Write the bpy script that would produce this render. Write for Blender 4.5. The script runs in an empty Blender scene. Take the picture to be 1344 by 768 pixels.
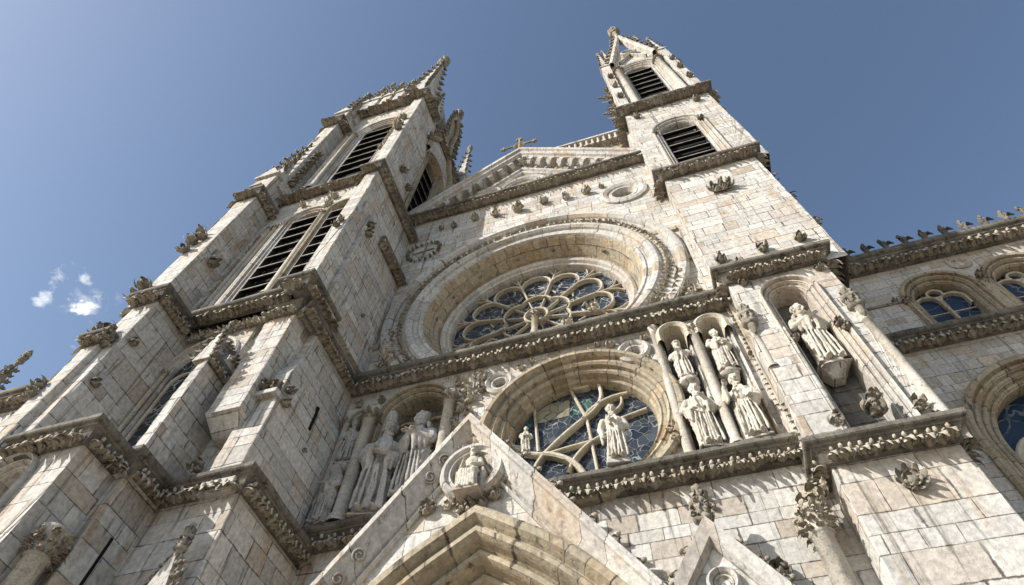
import bpy, bmesh, math, random
from mathutils import Vector as V, Matrix, noise
from mathutils.geometry import tessellate_polygon
random.seed(11)
S = bpy.context.scene
COL = S.collection
PI = math.pi
rnd = random.uniform

# ------------------------------------------------------------------ materials
class NT:
    def __init__(s, m):
        m.use_nodes = True
        s.t = m.node_tree; s.t.nodes.clear()
    def n(s, ty, **kw):
        nd = s.t.nodes.new(ty)
        for k, v in kw.items():
            if k == 'ins':
                for kk, vv in v.items(): s.put(nd.inputs[kk], vv)
            else: setattr(nd, k, v)
        return nd
    def put(s, sock, v):
        if isinstance(v, bpy.types.NodeSocket): s.t.links.new(v, sock)
        elif isinstance(v, bpy.types.Node): s.t.links.new(v.outputs[0], sock)
        else: sock.default_value = v
    def m(s, op, a, b=None, c=None, clamp=False):
        nd = s.n('ShaderNodeMath', operation=op, use_clamp=clamp)
        for i, v in enumerate((a, b, c)):
            if v is not None: s.put(nd.inputs[i], v)
        return nd.outputs[0]
    def sm(s, v, a, b, lo=0.0, hi=1.0):
        nd = s.n('ShaderNodeMapRange', interpolation_type='SMOOTHSTEP')
        for k, q in (('Value', v), ('From Min', a), ('From Max', b), ('To Min', lo), ('To Max', hi)): s.put(nd.inputs[k], q)
        return nd.outputs[0]
    def noise(s, vec, sc, det=4, rough=.55, dist=0.0):
        nd = s.n('ShaderNodeTexNoise')
        s.put(nd.inputs['Vector'], vec)
        nd.inputs['Scale'].default_value = sc; nd.inputs['Detail'].default_value = det
        nd.inputs['Roughness'].default_value = rough; nd.inputs['Distortion'].default_value = dist
        return nd.outputs[0]
    def mix(s, f, a, b, bl='MIX'):
        nd = s.n('ShaderNodeMix', data_type='RGBA', blend_type=bl)
        s.put(nd.inputs[0], f); s.put(nd.inputs[6], a); s.put(nd.inputs[7], b)
        return nd.outputs[2]
    def ramp(s, f, cols, interp='LINEAR'):
        nd = s.n('ShaderNodeValToRGB'); cr = nd.color_ramp; cr.interpolation = interp
        s.put(nd.inputs[0], f)
        while len(cr.elements) > 1: cr.elements.remove(cr.elements[-1])
        for i, (p, c) in enumerate(cols):
            e = cr.elements[0] if i == 0 else cr.elements.new(p)
            e.position = p; e.color = (*c, 1)
        return nd.outputs[0]
    def out(s, col, rough=.85, bump=None, bstr=.6, bdist=.02, **kw):
        b = s.n('ShaderNodeBsdfPrincipled')
        s.put(b.inputs['Base Color'], col); s.put(b.inputs['Roughness'], rough)
        b.inputs['Specular IOR Level'].default_value = kw.get('spec', .25)
        if bump is not None:
            bp = s.n('ShaderNodeBump'); bp.inputs['Strength'].default_value = bstr; bp.inputs['Distance'].default_value = bdist
            s.put(bp.inputs['Height'], bump); s.t.links.new(bp.outputs[0], b.inputs['Normal'])
        o = s.n('ShaderNodeOutputMaterial'); s.t.links.new(b.outputs[0], o.inputs[0])
        return b

PAL = [(0, (.44, .375, .30)), (.12, (.525, .495, .445)), (.34, (.56, .535, .485)), (.5, (.505, .485, .45)), (.64, (.58, .555, .505)),
       (.78, (.53, .46, .38)), (.9, (.475, .455, .42)), (1, (.49, .405, .32))]
def stone(name, bh=.42, bw=.75, pal=PAL, gain=1.0, joint=1.0, stain=1.0, rows=True, warm=1.0, grey=1.0):
    m = bpy.data.materials.new(name); t = NT(m)
    uv = t.n('ShaderNodeUVMap', uv_map='UVMap').outputs[0]
    sp = t.n('ShaderNodeSeparateXYZ', ins={0: uv}); u, v = sp.outputs[0], sp.outputs[1]
    pos = t.n('ShaderNodeNewGeometry').outputs['Position']
    r = t.n('ShaderNodeObjectInfo').outputs['Random']
    wob = t.noise(pos, 1.1, 2)
    v2 = t.m('ADD', t.m('DIVIDE', v, bh), t.m('MULTIPLY', r, 7.0))
    v2 = t.m('ADD', v2, t.m('MULTIPLY', t.m('SINE', t.m('MULTIPLY', v2, 1.9)), .22))
    v2 = t.m('ADD', v2, t.m('MULTIPLY', t.m('SUBTRACT', wob, .5), .10))
    if rows:
        row = t.m('FLOOR', v2); fv = t.m('FRACT', v2)
    else:
        row = t.m('FLOOR', t.m('MULTIPLY', v2, .2)); fv = .5
    w1 = t.n('ShaderNodeTexWhiteNoise', noise_dimensions='1D', ins={'W': t.m('ADD', row, t.m('MULTIPLY', r, 91.0))})
    rr = w1.outputs['Value']
    w = t.m('MULTIPLY', t.m('ADD', t.m('MULTIPLY', rr, .8), .6), bw)
    u2 = t.m('ADD', t.m('DIVIDE', u, w), t.m('MULTIPLY', rr, 17.3))
    u2 = t.m('ADD', u2, t.m('MULTIPLY', t.m('SINE', t.m('MULTIPLY', u2, 2.3)), .25))
    u2 = t.m('ADD', u2, t.m('MULTIPLY', t.m('SUBTRACT', wob, .5), .08))
    col = t.m('FLOOR', u2); fu = t.m('FRACT', u2)
    cv = t.n('ShaderNodeCombineXYZ', ins={0: col, 1: row, 2: r})
    wn = t.n('ShaderNodeTexWhiteNoise', noise_dimensions='3D', ins={'Vector': cv.outputs[0]})
    ids = t.n('ShaderNodeSeparateColor', ins={0: wn.outputs['Color']})
    i0, i1, i2 = ids.outputs[0], ids.outputs[1], ids.outputs[2]
    du = t.m('MULTIPLY', t.m('MINIMUM', fu, t.m('SUBTRACT', 1.0, fu)), w)
    if rows:
        dv = t.m('MULTIPLY', t.m('MINIMUM', fv, t.m('SUBTRACT', 1.0, fv)), bh)
        d = t.m('MINIMUM', du, dv)
    else: d = du
    fine = t.noise(pos, 9.0, 6, .65)
    d = t.m('ADD', d, t.m('MULTIPLY', t.m('SUBTRACT', fine, .5), .035))
    mort = t.m('SUBTRACT', 1.0, t.sm(d, .002, .016))
    big = t.noise(pos, .55, 5, .6)
    vis = t.sm(t.noise(pos, 1.4, 3), .32, .56, .32, 1.0)
    c = t.ramp(i0, pal)
    val = t.m('ADD', t.m('MULTIPLY', i1, .26), .84)
    c = t.mix(1.0, c, t.n('ShaderNodeCombineColor', ins={0: val, 1: val, 2: val}).outputs[0], 'MULTIPLY')
    # rust / ochre runs and grey weathering with outlines of their own
    st = t.n('ShaderNodeMapping', ins={'Vector': pos}); st.inputs['Scale'].default_value = (2.2, 2.2, .35)
    run = t.noise(st.outputs[0], 1.0, 6, .65, .6)
    c = t.mix(t.m('MULTIPLY', t.sm(run, .56, .70), .50 * warm), c, (.36, .22, .10, 1))
    c = t.mix(t.m('MULTIPLY', t.sm(big, .52, .70), .34 * grey), c, (.34, .33, .305, 1))
    st2 = t.n('ShaderNodeMapping', ins={'Vector': pos}); st2.inputs['Scale'].default_value = (6.5, 6.5, .32); st2.inputs['Location'].default_value = (3, 9, 4)
    run2 = t.noise(st2.outputs[0], 1.0, 7, .7, .4)
    c = t.mix(t.m('MULTIPLY', t.sm(run2, .54, .68), .72 * stain), c, (.085, .075, .06, 1))
    wh = t.noise(pos, 3.1, 7, .72, .8)
    c = t.mix(t.m('MULTIPLY', t.sm(wh, .58, .75), .35), c, (.74, .71, .64, 1))
    sv = t.sm(fine, .25, .75, .74, 1.22)
    c = t.mix(1.0, c, t.n('ShaderNodeCombineColor', ins={0: sv, 1: sv, 2: sv}).outputs[0], 'MULTIPLY')
    pit = t.sm(t.noise(pos, 26.0, 3, .6), .66, .74)
    c = t.mix(t.m('MULTIPLY', pit, .45), c, (.10, .085, .065, 1))
    jm = t.m('MULTIPLY', t.m('MULTIPLY', mort, vis), .85 * joint)
    c = t.mix(jm, c, (.065, .052, .038, 1))
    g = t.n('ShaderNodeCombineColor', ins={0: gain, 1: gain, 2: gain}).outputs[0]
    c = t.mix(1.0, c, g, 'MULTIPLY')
    hgt = t.m('ADD', t.m('MULTIPLY', jm, -1.0), t.m('MULTIPLY', fine, 1.1))
    hgt = t.m('ADD', hgt, t.m('MULTIPLY', i2, .35))
    hgt = t.m('ADD', hgt, t.m('MULTIPLY', wh, .7))
    t.out(c, .88, hgt, .7, .025)
    return m

def carved(name, base, dark, light, dk=.5, gain=1.0):
    m = bpy.data.materials.new(name); t = NT(m)
    pos = t.n('ShaderNodeNewGeometry').outputs['Position']
    a = t.noise(pos, 1.3, 5, .6); b = t.noise(pos, 6.0, 6, .68, .5); f = t.noise(pos, 30.0, 4, .6)
    st = t.n('ShaderNodeMapping', ins={'Vector': pos}); st.inputs['Scale'].default_value = (7, 7, .9)
    run = t.noise(st.outputs[0], 1.0, 5, .65, .4)
    c = t.mix(t.sm(a, .35, .65), (*base, 1), (*light, 1))
    c = t.mix(t.m('MULTIPLY', t.sm(b, .5, .68), dk), c, (*dark, 1))
    c = t.mix(t.m('MULTIPLY', t.sm(run, .54, .72), dk), c, (*dark, 1))
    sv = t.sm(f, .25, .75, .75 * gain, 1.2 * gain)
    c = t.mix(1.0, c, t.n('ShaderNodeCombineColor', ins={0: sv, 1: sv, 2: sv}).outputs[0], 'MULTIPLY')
    h = t.m('ADD', t.m('MULTIPLY', b, 1.0), t.m('MULTIPLY', f, .5))
    t.out(c, .9, h, .6, .02)
    return m

M = {}
M['ashlar'] = stone('ashlar_stone', .37, .72)
M['ashlar_big'] = stone('large_ashlar_stone', .46, .85)
M['ashlar_small'] = stone('small_ashlar_stone', .34, .62, stain=.8)
WARM = [(p, (c[0] * 1.0, c[1] * .9, c[2] * .72)) for p, c in PAL]
M['warm'] = stone('warm_ashlar_stone', .36, .5, WARM, .8, .8, 1.0, warm=1.5)
M['mould'] = stone('moulded_stone', .4, .85, gain=.95, rows=False, stain=.9, grey=.6)
M['mouldwarm'] = stone('brown_moulded_stone', .4, .7, WARM, .72, 1.0, 1.2, rows=False, warm=1.4)
M['niche_shade'] = stone('shaded_niche_stone', .34, .62, gain=.30)  # niche backs: shade of the recess put into a darkened stone colour
M['slab'] = stone('pale_slab_stone', .8, 1.1, gain=1.05, stain=.5, joint=.7, grey=.6)
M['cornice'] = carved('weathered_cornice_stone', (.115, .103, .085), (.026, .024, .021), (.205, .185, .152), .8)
M['frieze'] = carved('carved_leaf_stone', (.36, .31, .235), (.06, .05, .038), (.50, .455, .37), .6)
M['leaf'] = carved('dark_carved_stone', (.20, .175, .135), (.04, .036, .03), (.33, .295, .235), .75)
M['statue'] = carved('statue_stone', (.47, .43, .35), (.12, .10, .075), (.60, .56, .48), .42)
M['statue_shaded'] = carved('shaded_statue_stone', (.36, .34, .31), (.10, .09, .08), (.47, .445, .41), .45)  # darker copy of the statue stone, left-bay shade put into its colour
M['trac'] = carved('tracery_stone', (.44, .38, .28), (.14, .11, .075), (.58, .53, .43), .45)
M['col'] = carved('column_stone', (.40, .36, .30), (.12, .10, .08), (.52, .48, .41), .45)

def simple(name, col, rough=.6, **kw):
    m = bpy.data.materials.new(name); t = NT(m)
    pos = t.n('ShaderNodeNewGeometry').outputs['Position']
    n_ = t.noise(pos, 5.0, 5)
    k = t.sm(n_, .3, .7, .7, 1.3)
    c = t.mix(1.0, (*col, 1), t.n('ShaderNodeCombineColor', ins={0: k, 1: k, 2: k}).outputs[0], 'MULTIPLY')
    b = t.out(c, rough, n_, .3, .01)
    if kw.get('metal'): b.inputs['Metallic'].default_value = kw['metal']
    return m
M['void'] = simple('dark_interior', (.012, .011, .010), .95)  # near-black colour stands in for the unlit space behind openings
M['slat'] = simple('shaded_louvre_slat', (.03, .028, .025), .8)  # slats coloured near black to hold the shade of their undersides
M['lip'] = simple('lit_slat_edge', (.34, .32, .29), .8)  # pale colour paints the sunlight on the front edges of the slats
M['iron'] = simple('gilded_iron', (.30, .25, .15), .5)
M['roof'] = simple('lead_roof', (.12, .13, .14), .6)

def glass(name, cols, sc, lead=(.30, .30, .29), lw=.035):
    m = bpy.data.materials.new(name); t = NT(m)
    pos = t.n('ShaderNodeNewGeometry').outputs['Position']
    mp = t.n('ShaderNodeMapping', ins={'Vector': pos}); mp.inputs['Scale'].default_value = (1, .05, 1)
    w = t.n('ShaderNodeVectorMath', operation='ADD', ins={0: mp.outputs[0], 1: t.n('ShaderNodeVectorMath', operation='SCALE', ins={0: t.n('ShaderNodeTexNoise', ins={'Vector': mp.outputs[0], 'Scale': 1.6, 'Detail': 2.0}).outputs['Color'], 'Scale': .5}).outputs[0]})
    v1 = t.n('ShaderNodeTexVoronoi', feature='DISTANCE_TO_EDGE', ins={'Vector': w.outputs[0], 'Scale': sc})
    v2 = t.n('ShaderNodeTexVoronoi', feature='F1', ins={'Vector': w.outputs[0], 'Scale': sc})
    ids = t.n('ShaderNodeSeparateColor', ins={0: v2.outputs['Color']})
    c = t.ramp(ids.outputs[0], cols)
    ln = t.m('SUBTRACT', 1.0, t.sm(v1.outputs[0], lw * .5, lw))
    msk = t.sm(t.noise(pos, 2.2, 3), .35, .6, .15, 1.0)
    ln2 = t.m('MULTIPLY', ln, msk)
    c = t.mix(ln2, c, (*lead, 1))
    rg = t.m('ADD', t.m('MULTIPLY', ln, .5), t.m('ADD', .22, t.m('MULTIPLY', ids.outputs[1], .25)))
    hh = t.m('ADD', t.m('MULTIPLY', ln, 1.0), t.m('MULTIPLY', ids.outputs[2], .6))
    hh = t.m('ADD', hh, t.m('MULTIPLY', t.noise(pos, 6.0, 3), 1.2))
    t.out(c, rg, hh, .8, .02, spec=.28)
    return m
BL = [(0, (.012, .017, .025)), (.35, (.025, .033, .045)), (.65, (.04, .05, .065)), (.85, (.02, .026, .036)), (1, (.07, .082, .095))]
M['glass'] = glass('dark_blue_leaded_glass', BL, 3.8, (.42, .42, .41), .05)
M['glass_low'] = glass('leaded_stained_glass', BL, 5.6, (.27, .28, .28), .045)
M['glass_green'] = glass('green_stained_glass', [(0, (.03, .075, .065)), (1, (.05, .11, .095))], 3.6, (.3, .33, .3), .05)
M['glass_cream'] = glass('cream_stained_glass', [(0, (.20, .19, .13)), (1, (.30, .28, .20))], 3.2, (.10, .09, .07), .05)
M['glass_red'] = glass('red_stained_glass', [(0, (.09, .02, .03)), (1, (.12, .03, .04))], 6.0, (.3, .3, .3), .05)
M['glass_tr'] = glass('blue_transept_glass', [(0, (.010, .022, .05)), (1, (.022, .042, .08))], 1.2, (.18, .2, .22), .03)

# ------------------------------------------------------------------ mesh builder
def auto_uv(p):
    n = V((0, 0, 0))
    for i in range(len(p)):
        a, b = p[i], p[(i + 1) % len(p)]
        n += V(((a.y - b.y) * (a.z + b.z), (a.z - b.z) * (a.x + b.x), (a.x - b.x) * (a.y + b.y)))
    if n.length < 1e-12: return [(0, 0)] * len(p)
    n.normalize()
    if abs(n.z) < .8:
        q = V((-n.y, n.x, 0)).normalized(); k = 1 / max(.3, math.sqrt(1 - n.z * n.z))
        return [(a.dot(q), a.z * k) for a in p]
    return [(a.x, a.y) for a in p]

def edge_pts(x, y, z0, z1):
    # a slightly uneven vertical edge, the same for every face that shares it
    out = [(x, y, z0)]; k = math.floor(z0 / .21) + 1
    while k * .21 < z1 - .05:
        if k * .21 > z0 + .05:
            rg_ = random.Random(hash((round(x, 2), round(y, 2), k))); e = .016 if rg_.random() < .8 else .04
            out.append((x + rg_.uniform(-e, e) * .6, y + rg_.uniform(-.2, 1) * e * .6, k * .21 + rg_.uniform(-.05, .05)))
        k += 1
    return out + [(x, y, z1)]
def worn(a, b, z0, z1):
    return edge_pts(*a, z0, z1) + edge_pts(*b, z0, z1)[::-1]
class MB:
    def __init__(s): s.v, s.f, s.uv, s.sm = [], [], [], []
    def face(s, pts, uv=None, smooth=False):
        p = [V(a) for a in pts]; i = len(s.v); s.v += p
        s.f.append(tuple(range(i, i + len(p)))); s.uv += (uv or auto_uv(p)); s.sm.append(smooth)
    def prism(s, fp, z0, z1, top=True, bot=True, fp2=None):
        g = fp2 or fp; n = len(fp)
        if not fp2 and z1 - z0 > 1.0:
            for i in range(n): s.face(worn(fp[i], fp[(i + 1) % n], z0, z1))
            if top: s.face([(*a, z1) for a in g])
            if bot: s.face([(*a, z0) for a in reversed(fp)])
            return
        for i in range(n):
            a, b = fp[i], fp[(i + 1) % n]; c, d = g[(i + 1) % n], g[i]
            s.face([(*a, z0), (*b, z0), (*c, z1), (*d, z1)])
        if top: s.face([(*a, z1) for a in g])
        if bot: s.face([(*a, z0) for a in reversed(fp)])
    def box(s, x0, x1, y0, y1, z0, z1, **k):
        s.prism([(x0, y0), (x1, y0), (x1, y1), (x0, y1)], z0, z1, **k)
    def inst(s, T, M_, smooth=True):
        i = len(s.v); vs = [M_ @ a for a in T[0]]; s.v += vs
        for f in T[1]:
            s.f.append(tuple(i + k for k in f)); s.uv += [(vs[k].x + vs[k].y, vs[k].z) for k in f]; s.sm.append(smooth)
    def grid(s, rows, closed_u=False, smooth=False, uvs=None):
        # rows: list of lists of points
        for i in range(len(rows) - 1):
            n = len(rows[i])
            for j in range(n if closed_u else n - 1):
                k = (j + 1) % n
                uv = None
                if uvs: uv = [uvs[i][j], uvs[i][j + 1], uvs[i + 1][j + 1], uvs[i + 1][j]]
                s.face([rows[i][j], rows[i][k], rows[i + 1][k], rows[i + 1][j]], uv, smooth)
    def lathe(s, c, prof, n=14, ax=(0, 0, 1), rot=0):
        c = V(c)
        rows = [[c + V((r * math.cos(rot + 2 * PI * j / n), r * math.sin(rot + 2 * PI * j / n), z)) for j in range(n)] for r, z in prof]
        s.grid(rows, True, True)
    def build(s, name, mat, parent=None, bevel=0, merge=True, sharp=None):
        off = parent_loc(parent)
        me = bpy.data.meshes.new(name)
        me.from_pydata([a - off for a in s.v], [], s.f)
        ul = me.uv_layers.new(name='UVMap'); ul.data.foreach_set('uv', [x for q in s.uv for x in q])
        me.polygons.foreach_set('use_smooth', s.sm)
        if merge:
            bm = bmesh.new(); bm.from_mesh(me); bmesh.ops.remove_doubles(bm, verts=bm.verts, dist=.0008)
            bmesh.ops.recalc_face_normals(bm, faces=bm.faces)
            bm.to_mesh(me); bm.free()
        me.materials.append(M[mat])
        o = bpy.data.objects.new(name, me); COL.objects.link(o)
        if parent: o.parent = parent
        if bevel:
            b = o.modifiers.new('bevel', 'BEVEL'); b.width = bevel; b.segments = 2; b.limit_method = 'ANGLE'; b.angle_limit = math.radians(38)
        return o
def parent_loc(p):
    o = V((0, 0, 0))
    while p: o += p.location; p = p.parent
    return o
def thing(name, label, cat, loc=(0, 0, 0), group=None):
    o = bpy.data.objects.new(name, None); o.empty_display_size = .3; COL.objects.link(o); o.location = loc
    o['label'] = label; o['category'] = cat
    if group: o['group'] = group
    return o
def tag(o, label, cat, group=None):
    o['label'] = label; o['category'] = cat
    if group: o['group'] = group
    return o

class Fr:   # a wall plane: F faces -y, R faces +x, L faces -x ; s runs along x (F) or y (R, L)
    def __init__(s, k, c): s.k, s.c = k, c
    def __call__(s, a, z, d=0.0):
        if s.k == 'F': return V((a, s.c - d, z))
        if s.k == 'R': return V((s.c + d, a, z))
        return V((s.c - d, a, z))
    def basis(s):   # columns: along, out, up
        if s.k == 'F': return (V((1, 0, 0)), V((0, -1, 0)), V((0, 0, 1)))
        if s.k == 'R': return (V((0, 1, 0)), V((1, 0, 0)), V((0, 0, 1)))
        return (V((0, -1, 0)), V((-1, 0, 0)), V((0, 0, 1)))

def plate(mb, W, outline, holes=()):
    loops = [[V((a, z, 0)) for a, z in outline]] + [[V((a, z, 0)) for a, z in h] for h in holes]
    allp = [p for l in loops for p in l]
    for t in tessellate_polygon(loops):
        mb.face([W(allp[i].x, allp[i].y) for i in t])
def sweep(mb, W, path, prof, closed=False, smooth=False, u0=0.0):
    n = len(path); nor = []
    P = [V((a, b)) for a, b in path]
    for i in range(n):
        ds = []
        if i > 0 or closed: ds.append((P[i] - P[i - 1]).normalized())
        if i < n - 1 or closed: ds.append((P[(i + 1) % n] - P[i]).normalized())
        if len(ds) == 2:
            a = V((-ds[0].y, ds[0].x)); b = V((-ds[1].y, ds[1].x)); q = a + b
            q = q / max(.35, q.length_squared / 2) if q.length > 1e-6 else a
        else: q = V((-ds[0].y, ds[0].x))
        nor.append(q)
    idx = list(range(n)) + ([0] if closed else [])
    rows, uvs, L = [], [], u0
    pl = [0]
    for i in range(1, len(prof)): pl.append(pl[-1] + math.hypot(prof[i][0] - prof[i - 1][0], prof[i][1] - prof[i - 1][1]))
    for k, i in enumerate(idx):
        if k: L += (P[i] - P[idx[k - 1]]).length
        rows.append([W(P[i].x + nor[i].x * o, P[i].y + nor[i].y * o, d) for o, d in prof])
        uvs.append([(L, q) for q in pl])
    mb.grid(rows, False, smooth, uvs)
def bar(mb, W, path, w, d0, d1, closed=False):
    sweep(mb, W, path, [(-w / 2, d0), (-w / 2, d1 - w * .3), (-w * .2, d1), (w * .2, d1), (w / 2, d1 - w * .3), (w / 2, d0)], closed)
def circ(cx, cz, r, n=48, a0=0.0, a1=None):
    if a1 is None: return [(cx + r * math.cos(a0 - 2 * PI * i / n), cz + r * math.sin(a0 - 2 * PI * i / n)) for i in range(n)]
    return [(cx + r * math.cos(a0 + (a1 - a0) * i / n), cz + r * math.sin(a0 + (a1 - a0) * i / n)) for i in range(n + 1)]
def arch(cx, z0, zs, r, n=16):     # round arch, left foot up and over to right foot
    return [(cx - r, z0)] + circ(cx, zs, r, n, PI, 0) + [(cx + r, z0)]
def parch(cx, z0, zs, r, k=1.35, n=10):   # pointed arch; k = arc radius / half width
    R = r * k; c = R - r; am = math.acos(c / R)
    L = [(cx + c + R * math.cos(PI - am * i / n), zs + R * math.sin(PI - am * i / n)) for i in range(n + 1)]
    Rr = [(2 * cx - a, z) for a, z in reversed(L[:-1])]
    return [(cx - r, z0)] + L + Rr + [(cx + r, z0)]
def offs(path, o, closed=False):
    W = lambda a, z, d: V((a, 0, z)); m_ = MB(); sweep(m_, lambda a, z, d: V((a, z, 0)), path, [(o, 0), (o + 1e-4, 0)], closed)
    out = [(m_.v[0].x, m_.v[0].y)]
    for i in range(0, len(m_.v), 4): out.append((m_.v[i + 3].x, m_.v[i + 3].y))
    return out[:-1] if closed else out
def order_profile(n, o0, step_o, step_d, hood=.10, hw=.12):
    p = [(o0 + hw, -.02), (o0 + hw, hood * .6), (o0 + hw * .6, hood), (o0 + .01, hood * .8), (o0, -.01)]
    o, d = o0, 0.0
    for i in range(n):
        r = step_o * .38
        p += [(o - step_o * .15, d), (o - step_o * .2, d - .03), (o - step_o * .3, d + r * .2), (o - step_o * .5, d + r * .45), (o - step_o * .75, d + r * .2), (o - step_o * .82, d - .03)]
        o -= step_o; d -= step_d
        p += [(o + .005, d + step_d * .6), (o, d)]
    return p

# ------------------------------------------------------------------ carved templates
def ico(sub=1):
    bm = bmesh.new(); bmesh.ops.create_icosphere(bm, subdivisions=sub, radius=1)
    T = ([v.co.copy() for v in bm.verts], [tuple(v.index for v in f.verts) for f in bm.faces]); bm.free(); return T
I1, I2, I3 = ico(1), ico(2), ico(3)
def blob(acc, c, r, sub=None, amp=.18, seed=0, R=None):
    T = sub or I1; i = len(acc[0])
    if not isinstance(r, (tuple, list)): r = (r, r, r)
    for a in T[0]:
        k = 1 + amp * noise.noise(a * 1.9 + V((seed * 3.1, seed * 1.7, 0)))
        q = V((a.x * r[0] * k, a.y * r[1] * k, a.z * r[2] * k))
        if R: q = R @ q
        acc[0].append(q + V(c))
    acc[1].extend(tuple(i + k for k in f) for f in T[1])
def leaf(acc, base, dir_, up, L=1.0, w=.45, curl=.6, th=.09, lobes=3):
    # a lobed leaf: runs along dir_, curls towards up
    d = V(dir_).normalized(); u = V(up); u = (u - d * u.dot(d)).normalized(); sd = d.cross(u)
    n = 6; rows = []
    for i in range(n + 1):
        t = i / n; ang = curl * t * t * 2.2
        c = V(base) + d * (L * math.sin(ang + 1e-6) / max(ang, 1e-6) * t if ang > .01 else L * t) + u * (L * t * (1 - math.cos(ang)) / max(ang, .05) * 1.3)
        hw = w * (math.sin(PI * min(1, t * .93 + .05)) ** .7) * (1 - .28 * abs(math.sin(t * PI * lobes))) + .015
        tt = th * (1 - .6 * t) 
        rows.append([c - sd * hw + u * tt * .9, c - sd * hw * .5 + u * tt * .1, c + u * tt * 1.0, c + sd * hw * .5 + u * tt * .1, c + sd * hw + u * tt * .9,
                     c + sd * hw * .5 - u * tt, c - u * tt * .6, c - sd * hw * .5 - u * tt])
    i0 = len(acc[0])
    for r in rows: acc[0].extend(r)
    for i in range(n):
        for j in range(8): acc[1].append((i0 + i * 8 + j, i0 + i * 8 + (j + 1) % 8, i0 + i * 8 + 8 + (j + 1) % 8, i0 + i * 8 + 8 + j))
    acc[1].append(tuple(i0 + j for j in range(7, -1, -1))); acc[1].append(tuple(i0 + n * 8 + j for j in range(8)))
# templates live in axes: x along, y = up the wall (z), z = out of the wall
def t_knob(seed):       # curled leaf of a cornice frieze: ribbed middle lobe, two side lobes, berry under the tip
    random.seed(seed); a = ([], [])
    leaf(a, (0, -.75, .0), (rnd(-.12, .12), 1, .42), (0, -.25, 1), rnd(1.25, 1.5), .34, 1.0, .12, 3)
    for s_ in (-1, 1):
        leaf(a, (s_ * .10, -.65, .0), (s_ * rnd(.5, .8), .8, .30), (0, -.1, 1), rnd(.85, 1.05), .24, .8, .09, 2)
        if seed % 2: leaf(a, (s_ * .12, -.2, .0), (s_ * .9, .35, .25), (0, 0, 1), .6, .18, .7, .08, 2)
    blob(a, (rnd(-.1, .1), .15, .3), (.15, .2, .14), I2, .35, seed)
    return a
def t_cluster(seed, n=6, out=.7):     # leafy boss on a wall
    random.seed(seed); a = ([], [])
    blob(a, (0, 0, .15), (.4, .4, .35), I2, .5, seed)
    for k in range(n):
        th = 2 * PI * (k + rnd(-.25, .25)) / n; d = V((math.cos(th), math.sin(th), rnd(.15, out)))
        leaf(a, (.12 * math.cos(th), .12 * math.sin(th), .05), d, (0, 0, 1), rnd(.75, 1.15), rnd(.22, .36), rnd(.3, .9), .1)
    for k in range(4): blob(a, (rnd(-.4, .4), rnd(-.4, .4), rnd(.2, .5)), rnd(.14, .26), I1, .5, seed + k)
    return a
def t_rosette():
    a = ([], []); random.seed(5)
    blob(a, (0, 0, .3), (.3, .3, .3), I2, .3, 2)
    for q, (n, L, z) in enumerate(((9, 1.0, .1), (7, .65, .3))):
        for k in range(n):
            th = 2 * PI * (k + q * .5) / n
            leaf(a, (.1 * math.cos(th), .1 * math.sin(th), z * .5), (math.cos(th), math.sin(th), z + .15), (0, 0, 1), L * rnd(.9, 1.08), .22, .5, .1, 2)
    return a
def t_crocket(seed=1):     # leaf crocket: grows out along +y, x across, z sideways
    a = ([], []); random.seed(seed)
    leaf(a, (0, 0, 0), (.15, 1, .0), (1, 0, 0), 1.0, .34, .9, .13)
    leaf(a, (0, .1, 0), (-.8, .75, .1), (0, 1, 0), .75, .3, .8, .12)
    leaf(a, (0, .1, 0), (.9, .6, -.1), (0, 1, 0), .7, .3, .7, .12)
    leaf(a, (0, .25, 0), (.1, .6, .8), (0, 1, 0), .6, .3, .8, .12); leaf(a, (0, .25, 0), (.1, .6, -.8), (0, 1, 0), .6, .3, .8, .12)
    blob(a, (0, .12, 0), (.26, .32, .26), I2, .5, seed); blob(a, (rnd(-.2, .2), .9, 0), .2, I1, .5, seed)
    return a
def t_finial(seed=1):     # upright, along +y; about 1 high
    a = ([], []); random.seed(seed)
    blob(a, (0, .3, 0), (.09, .34, .09), I2, .15, 1); blob(a, (0, .98, 0), (.1, .13, .1), I1, .3, 2)
    for h, L in ((.38, .34), (.7, .28)):
        for k in range(6):
            th = 2 * PI * (k + h) / 6
            leaf(a, (0, h, 0), (math.cos(th), .55, math.sin(th)), (0, 1, 0), L, .13, .9, .05)
        blob(a, (0, h, 0), (.16, .1, .16), I2, .5, seed)
    return a
def t_beast(seed=1):       # gargoyle: long body reaching out along z, wings, head, forelegs
    a = ([], []); random.seed(seed)
    for k in range(6):
        t = k / 5; blob(a, (.06 * math.sin(k), .1 * math.sin(t * 3), t * .95), (.26 - .1 * t, .27 - .1 * t, .22), I2, .25, k)
    blob(a, (.02, .10, 1.18), (.17, .16, .2), I2, .35, 9); blob(a, (.02, .02, 1.38), (.11, .08, .14), I2, .3, 4)
    for s_ in (-1, 1):
        leaf(a, (s_ * .15, .1, .25), (s_ * 1.0, .35, .15), (0, .3, 1), 1.05, .3, .6, .07, 4)
        leaf(a, (s_ * .12, -.1, .45), (s_ * .55, -.7, .4), (0, 0, 1), .6, .12, .4, .08)
        leaf(a, (s_ * .09, .22, 1.15), (s_ * .4, .9, -.1), (0, 0, 1), .26, .08, .3, .04)
    leaf(a, (0, -.1, .05), (.25, -1, .1), (0, 0, 1), .85, .2, .9, .1)
    return a
KN = [t_knob(k) for k in range(9)]
CL = [t_cluster(20 + k, 5 + k % 3) for k in range(5)]
RO, CR, FI, BE = t_rosette(), [t_crocket(k) for k in range(3)], t_finial(), t_beast()

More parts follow.
